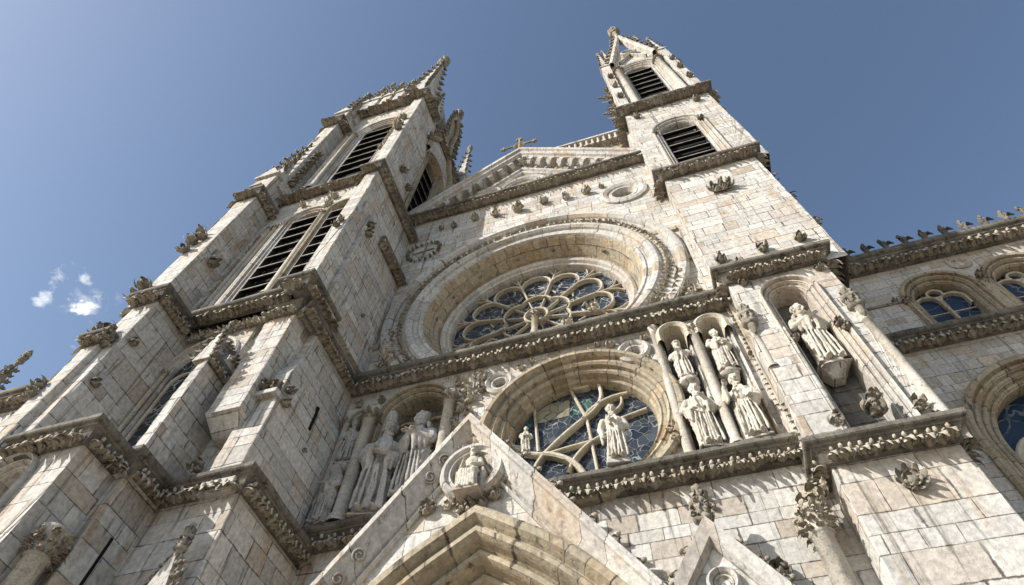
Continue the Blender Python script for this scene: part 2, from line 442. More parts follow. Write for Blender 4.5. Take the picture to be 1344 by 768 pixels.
def Mx(loc, X, Y, Z, s):
    if not isinstance(s, (tuple, list)): s = (s, s, s)
    X, Y, Z = V(X) * s[0], V(Y) * s[1], V(Z) * s[2]
    return Matrix(((X.x, Y.x, Z.x, loc[0]), (X.y, Y.y, Z.y, loc[1]), (X.z, Y.z, Z.z, loc[2]), (0, 0, 0, 1)))
def on_wall(W, a, z, d, s, rot=0.0):
    al, ou, up = W.basis(); c, q = math.cos(rot), math.sin(rot)
    return Mx(W(a, z, d), al * c + up * q, up * c - al * q, ou, s)
_cache = {}
def ornament(name, T, mat, M_, parent):
    # one carved piece as its own object; copies share the mesh
    key = (id(T), mat)
    if key not in _cache:
        me = bpy.data.meshes.new(name); me.from_pydata(T[0], [], T[1]); me.polygons.foreach_set('use_smooth', [True] * len(T[1]))
        uv = me.uv_layers.new(name='UVMap'); me.materials.append(M[mat]); _cache[key] = me
    o = bpy.data.objects.new(name, _cache[key]); COL.objects.link(o)
    loc, rot, sc = M_.decompose()
    o.rotation_mode = 'QUATERNION'; o.location = loc - parent_loc(parent); o.rotation_quaternion = rot; o.scale = sc
    if parent: o.parent = parent
    return o

# ------------------------------------------------------------------ cornices
def corn_prof(out, h):
    return [(0, -h), (out * .22, -h * .98), (out * .30, -h * .9), (out * .22, -h * .84), (out * .26, -h * .8), (out * .40, -h * .58), (out * .62, -h * .42), (out * .70, -h * .40),
            (out * .74, -h * .33), (out * .92, -h * .28), (out, -h * .22), (out, -h * .05), (out * .94, 0), (0, h * .10)]
def cornice(path, z, out, h, parent, sp=.27, mat='cornice', fr='frieze', ks=None):
    mb = MB()
    W = lambda a, b, d: V((a, b, 0))
    # horizontal sweep: path in xy, outside on the right hand
    n = len(path); P = [V(p) for p in path]; nor = []
    for i in range(n):
        ds = []
        if i: ds.append((P[i] - P[i - 1]).normalized())
        if i < n - 1: ds.append((P[i + 1] - P[i]).normalized())
        q = V((0, 0))
        for d in ds: q += V((d.y, -d.x))
        if len(ds) == 2: q = q / max(.3, q.length_squared / 2)
        nor.append(q)
    pr = corn_prof(out, h); L = 0; rows = []; uvs = []
    for i in range(n):
        if i: L += (P[i] - P[i - 1]).length
        rows.append([V((P[i].x + nor[i].x * o, P[i].y + nor[i].y * o, z + dz)) for o, dz in pr]); uvs.append([(L, dz) for o, dz in pr])
    # cut long runs so that the edge can be a little uneven
    R2, U2 = [rows[0]], [uvs[0]]
    for i in range(1, n):
        ln = (P[i] - P[i - 1]).length; k = max(1, int(ln / .55))
        for j in range(1, k + 1):
            t = j / k; row = [a.lerp(b, t) for a, b in zip(rows[i - 1], rows[i])]
            if j < k:
                e = V((rnd(-.012, .012), rnd(-.012, .012), rnd(-.016, .016))); row = [row[0]] + [q + e for q in row[1:-1]] + [row[-1]]
            R2.append(row); U2.append([(a[0] + (b[0] - a[0]) * t, a[1]) for a, b in zip(uvs[i - 1], uvs[i])])
    mb.grid(R2, False, False, U2)
    for row in (R2[0], R2[-1]): mb.face(row)
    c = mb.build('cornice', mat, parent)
    fb = MB(); ks = (ks or h * .34) * 1.3; sp *= .70
    for i in range(1, n):
        d = (P[i] - P[i - 1]); ln = d.length; d.normalize(); o_ = V((d.y, -d.x))
        k = max(1, round(ln / sp))
        for j in range(k):
            q = P[i - 1] + d * (ln * (j + .5) / k) + o_ * out * .40
            s_ = ks * rnd(.82, 1.24)
            Z = (V((o_.x, o_.y, 0)) + V((0, 0, -.35))).normalized(); X = V((d.x, d.y, 0)); Y = Z.cross(X)
            fb.inst(random.choice(KN), Mx((q.x, q.y, z - h * .60 + rnd(-.02, .02)), (X + Y * rnd(-.2, .2)).normalized(), (Y - X * rnd(-.2, .2)).normalized(), Z, (s_, s_ * 1.1, s_ * rnd(.9, 1.15))))
    fb.build('leaf_frieze', fr, c, merge=False)
    return c
def boss(parent, W, a, z, s=.3, T=None, mat='leaf', name='carved_leaf', d=0.0, rot=None):
    return ornament(name, T or random.choice(CL), mat, on_wall(W, a, z, d, s, rnd(-.5, .5) if rot is None else rot), parent)
def crocket_row(parent, p0, p1, n, s, side, mat='leaf', ends=(0, 1), ups=(0, 0, 1)):
    # crockets along an edge from p0 to p1, growing along side
    p0, p1 = V(p0), V(p1); X = (p1 - p0).normalized(); Y = V(side); Y = (Y - X * Y.dot(X)).normalized(); Z = X.cross(Y)
    for i in range(n):
        t = ends[0] + (ends[1] - ends[0]) * (i + .5) / n
        ornament('crocket', random.choice(CR), mat, Mx(p0.lerp(p1, t), X, Y, Z, s * rnd(.85, 1.15)), parent)
def finial(parent, p, s, mat='leaf', lean=(0, 0, 1)):
    Y = V(lean).normalized(); X = V((1, 0, 0)); X = (X - Y * X.dot(Y)).normalized()
    return ornament('finial', FI, mat, Mx(p, X, Y, X.cross(Y), s), parent)
def pinnacle(parent, x, y, z, w, hs, hp, mat='mould', n=5):
    mb = MB(); h = w / 2
    mb.box(x - h, x + h, y - h, y + h, z, z + hs)
    e = h * 1.25
    mb.box(x - e, x + e, y - e, y + e, z + hs, z + hs + w * .18)
    zb = z + hs + w * .18
    for dx, dy in ((0, -1), (1, 0), (0, 1), (-1, 0)):    # gablets
        px, py = -dy, dx
        A = [(x + dx * e + px * k, y + dy * e + py * k) for k in (-h, h)]
        top = (x + dx * e, y + dy * e, zb + w * .9); inn = (x, y, zb + w * .9)
        mb.face([(*A[0], zb), (*A[1], zb), top]); mb.face([(*A[0], zb), top, inn]); mb.face([(*A[1], zb), top, inn])
    q = h * .78
    mb.prism([(x - q, y - q), (x + q, y - q), (x + q, y + q), (x - q, y + q)], zb, zb + hp, bot=False, fp2=[(x - .04, y - .04), (x + .04, y - .04), (x + .04, y + .04), (x - .04, y + .04)])
    o = mb.build('pinnacle', mat, parent)
    for sx, sy in ((-1, -1), (1, -1), (1, 1), (-1, 1)):
        crocket_row(o, (x + sx * q, y + sy * q, zb), (x, y, zb + hp), n, w * .36, (sx, sy, .2), ends=(.12, .95))
    finial(o, (x, y, zb + hp - .1), w * 1.5)
    return o
def louvre(parent, W, cx, z0, zs, r, depth, n=7, mould=None, orders=3, so=.14, sd=.16, pointed=False, mat='mould', hole_pad=.0, slatn=8):
    # arched opening with a stepped surround, dark inside, sloping slats; returns hole outline
    pth = parch(cx, z0, zs, r, 1.25) if pointed else arch(cx, z0, zs, r)
    mb = MB(); o0 = orders * so
    pr = order_profile(orders, o0, so, sd)
    pr.append((0, -depth - .25)); sweep(mb, W, pth, pr)
    s_ = mb.build('window_surround', mat, parent)
    vb = MB(); plate(vb, lambda a, z, d=0: W(a, z, -depth - .2), offs(pth, .02))
    vb.build('dark_opening', 'void', s_)
    sb = MB()
    top = zs + r * (1.25 if pointed else 1)
    k = slatn
    for i in range(k):
        z = z0 + (zs + r * .75 - z0) * (i + .35) / k
        rr = r if z < zs else math.sqrt(max(.01, r * r - (z - zs) ** 2))
        th = .035
        A = [W(cx - rr, z, -depth + .12), W(cx + rr, z, -depth + .12), W(cx + rr, z + .22, -depth - .14), W(cx - rr, z + .22, -depth - .14)]
        up = V((0, 0, th))
        mb_ = [a + up for a in A]
        sb.face(A); sb.face(mb_); sb.face([A[0], A[1], mb_[1], mb_[0]]); sb.face([A[2], A[3], mb_[3], mb_[2]])
    for e in (-r + .02, r - .02):
        A = [W(cx + e - .02, z0, -depth + .1), W(cx + e + .02, z0, -depth + .1), W(cx + e + .02, zs + r * .3, -depth + .1), W(cx + e - .02, zs + r * .3, -depth + .1)]
        B = [W(cx + e - .02, z0, -depth - .14), W(cx + e + .02, z0, -depth - .14), W(cx + e + .02, zs + r * .3, -depth - .14), W(cx + e - .02, zs + r * .3, -depth - .14)]
        for q in range(4): sb.face([A[q], A[(q + 1) % 4], B[(q + 1) % 4], B[q]])
        sb.face(A)
    lb_ = MB()
    for i in range(k):
        z = z0 + (zs + r * .75 - z0) * (i + .35) / k; rr = r if z < zs else math.sqrt(max(.01, r * r - (z - zs) ** 2))
        lb_.face([W(cx - rr, z - .012, -depth + .125), W(cx + rr, z - .012, -depth + .125), W(cx + rr, z + .03, -depth + .125), W(cx - rr, z + .03, -depth + .125)])
        lb_.face([W(cx - rr, z - .012, -depth + .125), W(cx + rr, z - .012, -depth + .125), W(cx + rr, z - .012, -depth + .10), W(cx - rr, z - .012, -depth + .10)])
    for e in (-r + .015, r - .015): lb_.face([W(cx + e - .015, z0, -depth + .126), W(cx + e + .015, z0, -depth + .126), W(cx + e + .015, zs + r * .2, -depth + .126), W(cx + e - .015, zs + r * .2, -depth + .126)])
    if slatn: lb_.build('slat_edges', 'lip', s_)
    if slatn: sb.build('louvre', 'slat', s_)
    return offs(pth, o0 + .05)
def column(parent, x, y, z0, z1, r, cap=True, mat='col', name='column', caps=1.0):
    mb = MB(); h = z1 - z0
    pr = [(r * 1.5, 0), (r * 1.5, r * .5), (r * 1.25, r * .8), (r * 1.35, r * 1.1), (r, r * 1.6), (r * .98, h * .5), (r * .93, h - r * 2.6), (r * 1.15, h - r * 2.5), (r * 1.0, h - r * 2.3), (r * 1.15, h - r * .9), (r * 1.42, h - r * .3), (r * 1.45, h), (0, h)]
    mb.lathe((x, y, z0), pr, 16)
    o = mb.build(name, mat, parent)
    if cap:
        cb = MB()
        for ring, (zz, sc) in enumerate(((1.9, 1.0), (1.1, 1.15))):
            for k in range(8):
                th = 2 * PI * (k + ring * .5) / 8; d = V((math.cos(th), math.sin(th), 0))
                p = V((x, y, z1 - r * zz * caps)) + d * r * .95
                Z = (d + V((0, 0, -.1))).normalized(); X = V((-d.y, d.x, 0)); cb.inst(KN[k % 5], Mx(p, X, Z.cross(X) * -1 if False else V((0, 0, 1)), Z, r * .66 * sc * caps))
        for k in range(7):
            th = 2 * PI * k / 7 + .3; d = V((math.cos(th), math.sin(th), 0)); Z = (d + V((0, 0, -.35))).normalized(); X = V((-d.y, d.x, 0))
            cb.inst(CL[k % 5], Mx(V((x, y, z1 - r * .55)) + d * r * 1.2, X, Z.cross(X), Z, r * .62 * caps))
        cb.build('capital', 'frieze', o, merge=False)
    return o
def scroll(mb, W, a, z, r, turns=1.6, d=.1, sgn=1):
    pts = []
    n = 30
    for i in range(n + 1):
        t = i / n; th = sgn * t * turns * 2 * PI; q = r * (1 - .78 * t); pts.append((a + q * math.cos(th), z + q * math.sin(th)))
    bar(mb, W, pts, r * .24, d - .2, d)

# ------------------------------------------------------------------ statues
def capsule(acc, pts, rad, n=10):
    # tapered tube through pts with round ends
    P = [V(p) for p in pts]; rows = []
    for i, p in enumerate(P):
        d = (P[min(i + 1, len(P) - 1)] - P[max(i - 1, 0)]).normalized()
        x = d.cross(V((.3, .2, 1)) if abs(d.z) < .8 else V((1, .1, 0))).normalized(); y = d.cross(x)
        rows.append([p + (x * math.cos(2 * PI * j / n) + y * math.sin(2 * PI * j / n)) * rad[i] for j in range(n)])
    i0 = len(acc[0])
    for r in rows: acc[0].extend(r)
    for i in range(len(rows) - 1):
        for j in range(n): acc[1].append((i0 + i * n + j, i0 + i * n + (j + 1) % n, i0 + (i + 1) * n + (j + 1) % n, i0 + (i + 1) * n + j))
    acc[1].append(tuple(i0 + j for j in range(n - 1, -1, -1))); acc[1].append(tuple(i0 + (len(rows) - 1) * n + j for j in range(n)))
    blob(acc, P[0], rad[0] * 1.0, I1, 0); blob(acc, P[-1], rad[-1] * 1.0, I1, 0)
def robe(acc, prof, seed, k=10, sway=.022, fold=.15, n=72, mantle=True):
    random.seed(seed); ph, ph2, ph3, lean = rnd(0, 6), rnd(0, 6), rnd(0, 6), rnd(-.5, .5)
    m = 46; zs = [prof[0][0] + (prof[-1][0] - prof[0][0]) * i / m for i in range(m + 1)]; rows = []
    def at(z):
        for a, b in zip(prof, prof[1:]):
            if z <= b[0] + 1e-9:
                t = (z - a[0]) / (b[0] - a[0]); return a[1] + (b[1] - a[1]) * t, a[2] + (b[2] - a[2]) * t
        return prof[-1][1:]
    for z in zs:
        rx, ry = at(z); row = []; A = fold * max(.25, 1 - z / .72) if z < .72 else fold * .15
        cx = sway * math.sin(z * 4.2 + ph2)
        for j in range(n):
            th = 2 * PI * j / n
            q = 1 + A * (math.cos(k * th + ph + lean * 3 * z) * .7 + .5 * math.cos((k + 5) * th + ph2 - 2.2 * z + math.sin(3 * th)))
            if mantle:
                for zc, sl, wd, am in ((.46, .15, .015, .15), (.405, .14, .012, .13), (.35, .12, .012, .12), (.30, .10, .011, .10), (.60, .18, .014, .10)):
                    q += am * math.exp(-((z - zc - sl * math.cos(th - ph3)) / wd) ** 2)
            q += .05 * math.exp(-((z - .575) / .012) ** 2) - .05 * math.exp(-((z - .555) / .015) ** 2)
            row.append(V((cx + rx * q * math.cos(th), ry * q * math.sin(th), z)))
        rows.append(row)
    i0 = len(acc[0])
    for r in rows: acc[0].extend(r)
    for i in range(m):
        for j in range(n): acc[1].append((i0 + i * n + j, i0 + i * n + (j + 1) % n, i0 + (i + 1) * n + (j + 1) % n, i0 + (i + 1) * n + j))
    acc[1].append(tuple(i0 + j for j in range(n - 1, -1, -1))); acc[1].append(tuple(i0 + m * n + j for j in range(n)))
def hand(acc, w, d, up, sc=1.0):
    # palm, four fingers of unequal length, thumb off the side
    w, d = V(w), V(d).normalized(); s_ = d.cross(V(up)).normalized(); nrm = s_.cross(d)
    capsule(acc, [w, w + d * .022 * sc, w + d * .04 * sc], [.016 * sc, .021 * sc, .019 * sc], 8)
    for i, L in enumerate((.030, .037, .034, .026)):
        b = w + d * .042 * sc + s_ * (i - 1.5) * .0115 * sc
        capsule(acc, [b, b + d * L * .55 * sc, b + d * L * .9 * sc - nrm * .012 * sc], [.0075 * sc, .0068 * sc, .0055 * sc], 6)
    b = w + d * .014 * sc - s_ * .016 * sc
    capsule(acc, [b, b + (d - s_).normalized() * .024 * sc, b + (d * 1.4 - s_ * .7).normalized() * .042 * sc], [.009 * sc, .008 * sc, .006 * sc], 6)
def head(acc, c, turn, beard, hair, hat, tilt=0):
    R = Matrix.Rotation(turn, 3, 'Z') @ Matrix.Rotation(tilt, 3, 'X')
    c = V(c); hs = 1.28
    q = lambda x, y, z: c + R @ V((x, y, z)) * hs
    blob = lambda ac, p, r, sub=I1, amp=0, sd=0, R_=None: globals()['blob'](ac, p, tuple(k * hs for k in r), sub, amp, sd, R_)
    B = lambda p, r, sub=I2, amp=0, sd=0: blob(acc, q(*p), r, sub, amp, sd, R)
    B((0, .004, .012), (.044, .054, .058), I3); B((0, -.012, -.028), (.035, .036, .034))
    blob(acc, q(0, -.055, -.008), (.0105, .016, .022), I2, 0, 0, R); B((0, -.044, .018), (.034, .012, .009))
    for s_ in (-1, 1):
        B((s_ * .018, -.044, .006), (.009, .006, .006), I1); B((s_ * .026, -.034, -.014), (.014, .014, .014), I1); B((s_ * .046, .004, -.002), (.008, .014, .02), I1)
    B((0, -.047, -.032), (.016, .008, .006), I1)
    if beard:
        for k in range(7): B((.02 * math.sin(k * 2.1), -.034 - .006 * (k % 2), -.045 - .011 * k), (.027 - .002 * k, .022 - .001 * k, .02), I1, .5, k)
    for k in range(14 if hair > 1 else 9):
        th = PI * (.02 + .96 * k / (13 if hair > 1 else 8)); dz = -.02 * (hair + 1)
        B((.047 * math.cos(th), .012 + .045 * math.sin(th), .03), (.018, .018, .03), I1, .6, k)
        if hair > 1: B((.05 * math.cos(th), .02 + .046 * math.sin(th), dz - .01), (.017, .017, .04), I1, .6, k)
    B((0, .014, .048), (.047, .05, .03), I2, .35, 3)
    if hat == 'crown':
        for k in range(10):
            th = 2 * PI * k / 10; B((.05 * math.cos(th), .006 + .056 * math.sin(th), .068), (.012, .012, .022), I1)
        B((0, .006, .056), (.053, .058, .014))
    if hat == 'mitre':
        B((0, .004, .06), (.05, .055, .02)); blob(acc, q(0, .004, .10), (.042, .035, .062), I2, 0, 0, R)
    if hat == 'veil':
        B((0, .018, .02), (.058, .058, .07), I2, .1, 1); B((0, .03, -.05), (.062, .045, .07), I2, .2, 2)
STAND = [(0, .128, .09), (.012, .134, .095), (.06, .127, .092), (.22, .12, .09), (.40, .126, .092), (.50, .124, .09), (.565, .114, .084), (.62, .122, .088), (.70, .138, .088), (.755, .134, .078), (.785, .085, .06), (.81, .042, .042), (.845, .034, .036)]
def statue(name, label, loc, h, seed, turn=0.0, beard=True, hair=1, hat=None, arms='book', headturn=0.0, ped=.07, voxel=170, group='stone saints in the niches of the front', mat=None, lean=0.0, pw=.155):
    acc = ([], [])
    robe(acc, STAND, seed, k=random.Random(seed).choice([8, 9, 11]))
    random.seed(seed + 50)
    # arms
    P = {'book': (((-.13, 0, .735), (-.178, -.02, .60), (-.07, -.135, .59)), ((.13, 0, .735), (.172, -.035, .58), (.06, -.14, .555))),
         'pray': (((-.13, 0, .735), (-.175, -.045, .60), (-.015, -.15, .655)), ((.13, 0, .735), (.175, -.045, .60), (.015, -.15, .655))),
         'down': (((-.13, 0, .735), (-.182, .0, .58), (-.165, -.07, .44)), ((.13, 0, .735), (.175, -.03, .585), (.03, -.14, .60))),
         'bless': (((-.13, 0, .735), (-.185, -.05, .61), (-.15, -.15, .73)), ((.13, 0, .735), (.178, -.02, .585), (.09, -.135, .53))),
         'hip': (((-.13, 0, .735), (-.205, .015, .60), (-.13, -.095, .545)), ((.13, 0, .735), (.18, -.02, .59), (.05, -.14, .66)))}[arms]
    for sh, el, wr in P:
        sh, el, wr = V(sh), V(el), V(wr)
        capsule(acc, [sh, sh.lerp(el, .5) + V((0, -.005, 0)), el], [.052, .05, .044])
        capsule(acc, [el, el.lerp(wr, .55), wr], [.044, .037, .032])
        f = (wr - el).normalized()      # falling sleeve
        for k in range(3):
            b = el.lerp(wr, .35 + .25 * k); capsule(acc, [b, b + V((0, .01, -.05 - .02 * k)), b + V((0, .015, -.10 - .035 * k))], [.034, .028, .014], 8)
        hand(acc, wr + f * .012, f, (0, 0, 1), 1.15)
    if arms in ('book', 'bless'):
        w = V(P[1][2]) + V((-.02, -.025, .03)); R = Matrix.Rotation(.25, 3, 'Y') @ Matrix.Rotation(-.3, 3, 'X')
        i = len(acc[0])
        for x in (-.05, .05):
            for y in (-.018, .018):
                for z in (-.068, .068): acc[0].append(w + R @ V((x, y, z)))
        acc[1].extend(tuple(i + k for k in f) for f in ((0, 1, 3, 2), (4, 6, 7, 5), (0, 4, 5, 1), (2, 3, 7, 6), (0, 2, 6, 4), (1, 5, 7, 3)))
    # mantle falls: swags down the front and sides, collar
    for k in range(6):
        x = -.11 + .044 * k + rnd(-.01, .01); y = -.105 - .02 * math.cos((x) * 9)
        capsule(acc, [(x * .8, y + .015, .50 + rnd(-.05, .05)), (x + rnd(-.015, .015), y + .002, .26), (x * 1.1, y - .006, .03)], [.008, .013, .017], 8)
    for s_ in (-1, 1): capsule(acc, [(s_ * .035, -.045, .80), (s_ * .06, -.085, .70), (s_ * .045, -.098, .60)], [.022, .024, .016], 8)
    for s_ in (-1, 1): blob(acc, (s_ * .06, -.15, .012), (.032, .055, .02), I2, .1, seed)       # shoe tips
    capsule(acc, [(0, .004, .80), (0, -.004, .885)], [.04, .034])
    head(acc, (0, -.016, .93), headturn, beard, hair, hat, .22)
    return figure(name, label, acc, loc, h, turn, ped, voxel, group, mat or ('statue_shaded' if loc[0] < -5 else 'statue'), lean, pw)  # left-bay figures get the stone with shade in its colour
def figure(name, label, acc, loc, h, turn, ped, voxel, group, mat, lean=0, pw=.155):
    o_ = bpy.data.meshes.new('tmp'); o_.from_pydata([a * h for a in acc[0]], [], acc[1])
    t = bpy.data.objects.new('tmp', o_); COL.objects.link(t)
    r = t.modifiers.new('r', 'REMESH'); r.mode = 'VOXEL'; r.voxel_size = h / voxel
    sm = t.modifiers.new('s', 'SMOOTH'); sm.iterations = 1; sm.factor = .2
    bpy.context.view_layer.update()
    me = bpy.data.meshes.new_from_object(t.evaluated_get(bpy.context.evaluated_depsgraph_get()))
    bpy.data.objects.remove(t); bpy.data.meshes.remove(o_)
    nrm = [v.normal.copy() for v in me.vertices]
    cs = [v.co.copy() for v in me.vertices]
    me.vertices.foreach_set('co', [x for c, n_ in zip(cs, nrm) for x in c + n_ * (noise.noise(c * (14 / h)) * .006 * h)])
    me.materials.clear(); me.materials.append(M[mat]); me.polygons.foreach_set('use_smooth', [True] * len(me.polygons))
    root = thing(name, label, 'statue', loc, group)
    root.rotation_euler = (.05, lean, turn)
    b = bpy.data.objects.new('figure', me); COL.objects.link(b); b.parent = root; b.location = (0, 0, ped)
    if ped > 0:
        pb = MB(); w = pw * h; d = .115 * h
        pb.prism([(-w, -d), (w, -d), (w, d), (-w, d)], 0, ped * .45); pb.prism([(-w * .9, -d * .9), (w * .9, -d * .9), (w * .9, d * .9), (-w * .9, d * .9)], ped * .45, ped + .004)
        p = pb.build('pedestal', 'mould', None, .012); p.parent = root
    return root
def seated(label, loc, h):
    acc = ([], [])
    prof = [(.30, .15, .12), (.36, .14, .12), (.46, .125, .10), (.565, .115, .09), (.70, .135, .09), (.755, .13, .078), (.785, .085, .06), (.81, .042, .042), (.845, .034, .036)]
    robe(acc, prof, 77, 8, 0, .06)
    for s_ in (-1, 1):
        capsule(acc, [(s_ * .07, 0, .36), (s_ * .09, -.12, .365), (s_ * .10, -.21, .36)], [.085, .08, .07]); capsule(acc, [(s_ * .10, -.21, .36), (s_ * .10, -.20, .2), (s_ * .11, -.21, .02)], [.07, .066, .075])
        blob(acc, (s_ * .09, -.27, .015), (.03, .055, .022), I2)
        for sh, el, wr in ((((s_ * .13), 0, .735), (s_ * .18, -.05, .58), (s_ * .09, -.19, .50 + .1 * (s_ < 0))),):
            sh, el, wr = V(sh), V(el), V(wr); capsule(acc, [sh, el], [.05, .043]); capsule(acc, [el, wr], [.043, .032]); hand(acc, wr, wr - el, (0, 0, 1), 1.2)
    for k in range(7):
        x = -.12 + .04 * k; capsule(acc, [(x, -.24 - .02 * math.cos(x * 12), .36 - abs(x) * .1), (x * 1.05, -.245, .2), (x * 1.15, -.26, .01)], [.02, .024, .032], 8)
    capsule(acc, [(-.1, -.2, .33), (0, -.22, .27), (.1, -.2, .33)], [.05, .05, .05])
    capsule(acc, [(0, .004, .80), (0, -.004, .885)], [.04, .034])
    head(acc, (0, -.012, .922), 0, True, 2, 'crown', .1)
    root = figure('seated_statue', label, acc, loc, h, 0, 0, 120, None, 'statue')
    tb = MB(); tb.box(-.22 * h, .22 * h, -.1 * h, .17 * h, 0, .3 * h)
    for s_ in (-1, 1): tb.box(s_ * .22 * h - .03 * h, s_ * .22 * h + .03 * h, -.12 * h, .17 * h, 0, .46 * h)
    tb.box(-.22 * h, .22 * h, -.27 * h, .17 * h, -.045 * h, 0)
    t = tb.build('throne', 'mould', None, .01); t.parent = root
    return root
# ================================================================== statues
Z0 = 10.82
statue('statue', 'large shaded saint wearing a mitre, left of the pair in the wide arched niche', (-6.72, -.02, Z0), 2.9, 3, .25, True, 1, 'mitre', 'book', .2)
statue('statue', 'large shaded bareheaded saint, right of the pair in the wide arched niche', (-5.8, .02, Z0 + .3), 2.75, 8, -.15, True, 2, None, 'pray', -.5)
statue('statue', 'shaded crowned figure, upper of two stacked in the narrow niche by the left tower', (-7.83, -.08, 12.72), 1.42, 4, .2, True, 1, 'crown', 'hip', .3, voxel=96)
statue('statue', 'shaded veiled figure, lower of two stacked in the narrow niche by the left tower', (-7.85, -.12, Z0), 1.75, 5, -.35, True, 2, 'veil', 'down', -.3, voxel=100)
statue('statue', 'pale robed saint standing on the sill before the round stained glass window', (-.97, -.22, Z0), 1.62, 6, .15, True, 2, None, 'down', .1, .12)
statue('statue', 'small crowned saint, upper of the two in the sunlit niche nearest the round window', (.92, -.02, 13.14), 1.38, 9, -.1, True, 1, 'crown', 'pray', .1, voxel=96)
statue('statue', 'tall saint, hand on hip, lower in the sunlit niche nearest the round window', (.93, -.14, Z0), 1.84, 10, .2, True, 2, None, 'hip', -.2)
statue('statue', 'slender saint with bare head, upper of the two in the niche against the right tower', (1.84, -.04, 13.15), 1.5, 12, .35, False, 1, None, 'book', .4, voxel=96)
statue('statue', 'warm toned saint, lower of the two in the niche against the right tower', (1.86, -.14, Z0), 1.88, 14, -.1, True, 1, None, 'bless', -.1)
statue('statue', 'curly haired robed saint alone in the tall niche of the right tower', (3.80, -.36, 12.24), 2.15, 15, .2, False, 2, None, 'pray', .35, .05)
statue('statuette', 'tiny carved figure perched low in the round window by the porch gable', (-3.0, -.16, 11.75), .78, 16, .3, False, 2, None, 'book', 0, .06, 84)
# ================================================================== the west front
F0 = Fr('F', 0.0)
front = thing('cathedral_front', 'pale stone middle of the front with the great rose window between the two bell towers', 'cathedral', (-3, 0, 0))
RC, RR = (-3.0, 19.25), 3.72
wall = MB()
holes = []

def curve(p, q, b, n=10):
    p, q = V(p), V(q); m_ = (p + q) / 2 + V((-(q - p).y, (q - p).x)) * b
    return [tuple((p * (1 - t) ** 2 + m_ * 2 * t * (1 - t) + q * t * t)) for t in [i / n for i in range(n + 1)]]
# --- rose window
rose = MB()
pr = [(1.42, -.02), (1.42, .16), (1.34, .24), (1.16, .24), (1.08, .14), (1.06, .06), (.62, .06), (.60, .14), (.52, .20), (.40, .20), (.32, .12), (.30, .04), (.16, .02), (.12, .06), (.03, .04), (0, -.03)]
cp = circ(*RC, RR, 96)
sweep(rose, F0, cp, pr, True)
def clip_low(o, z):
    bm = bmesh.new(); bm.from_mesh(o.data); zz = z - parent_loc(o.parent).z
    bmesh.ops.bisect_plane(bm, geom=bm.verts[:] + bm.edges[:] + bm.faces[:], plane_co=(0, 0, zz), plane_no=(0, 0, 1), clear_inner=True)
    bm.to_mesh(o.data); bm.free()
def cut(path, z):
    out = []
    for a, b in path:
        q = (a, max(b, z))
        if not (out and b < z and out[-1][1] <= z and len(out) > 1 and out[-2][1] <= z): out.append(q)
        else: out[-1] = q
    return out
rose_o = rose.build('rose_window', 'mould', front); clip_low(rose_o, 15.9)
rb = MB(); sweep(rb, F0, cp, [(0, -.03), (-.05, -.12), (-.22, -.62), (-.32, -.92)], True)
clip_low(rb.build('window_reveal', 'warm', rose_o), 15.9)
rg = MB(); sweep(rg, F0, cp, [(-.30, -.90), (-.32, -.80), (-.42, -.76), (-.50, -.80), (-.54, -.90), (-.62, -.92), (-.64, -1.02), (-.66, -1.3)], True)
clip_low(rg.build('inner_ring', 'mould', rose_o), 15.9)
holes.append(cut(circ(*RC, RR + .9, 96), 15.92))
gb = MB(); gz = -1.22
plate(gb, lambda a, z, d=0: F0(a, z, gz), circ(*RC, RR - .5, 64))
gb.build('glass', 'glass', rose_o)
lf = MB()
n = 124
for k in range(n):
    th = 2 * PI * k / n; q = RR + .84
    if RC[1] + q * math.sin(th) < 16.2: continue
    lf.inst(KN[k % 5], on_wall(F0, RC[0] + q * math.cos(th), RC[1] + q * math.sin(th), .05, (.2, .23, .17), th - PI / 2 + rnd(-.5, .5)))
lf.build('leaf_frieze', 'frieze', rose_o, merge=False)
tr = MB(); d0, d1 = gz - .02, gz + .18
RG = RR - .62
hub = (RC[0] - .05, RC[1] + .1)
bar(tr, F0, circ(*hub, .40, 24), .085, d0, d1 + .06, True)
NP = 12
pol = lambda r, a: (hub[0] + r * math.cos(a), hub[1] + r * math.sin(a))
for k in range(NP):
    a = 2 * PI * (k + .5) / NP; st = 2 * PI / NP
    if k % 2 == 0:     # scalloped ring, six lobes
        c = pol(.66, a + st * .5); rr = .60
        bar(tr, F0, circ(c[0], c[1], rr, 12, a + st * .5 - 1.15, a + st * .5 + 1.15), .07, d0, d1)
    bar(tr, F0, [pol(.42, a), pol(1.1, a)], .05, d0, d1 - .05)
    rj = 2.15; w_ = rj * math.sin(st / 2)
    bar(tr, F0, [pol(1.15, a), pol(rj, a)], .075, d0, d1)
    ac = a + st / 2; c = pol(rj * math.cos(st / 2), ac)
    bar(tr, F0, circ(c[0], c[1], w_, 14, ac - PI / 2, ac + PI / 2), .072, d0, d1)
    bar(tr, F0, [pol(rj, a), pol(rj + .95, a)], .06, d0, d1 - .04)
    for s_ in (-1, 1): bar(tr, F0, curve(pol(rj + .4, a), pol(rj + .95, a + s_ * .14), s_ * -.25, 6), .05, d0, d1 - .06)
    # cusps inside the petal
    for s_ in (-1, 1):
        b = pol(1.72, ac + s_ * .20); e = pol(1.55, ac + s_ * .05)
        bar(tr, F0, [b, e], .06, d0, d1 - .12)
tr.build('tracery', 'trac', rose_o)
column(rose_o, hub[0] - .02, -gz - .35, 16.3, hub[1] - .15, .11, True, 'trac')
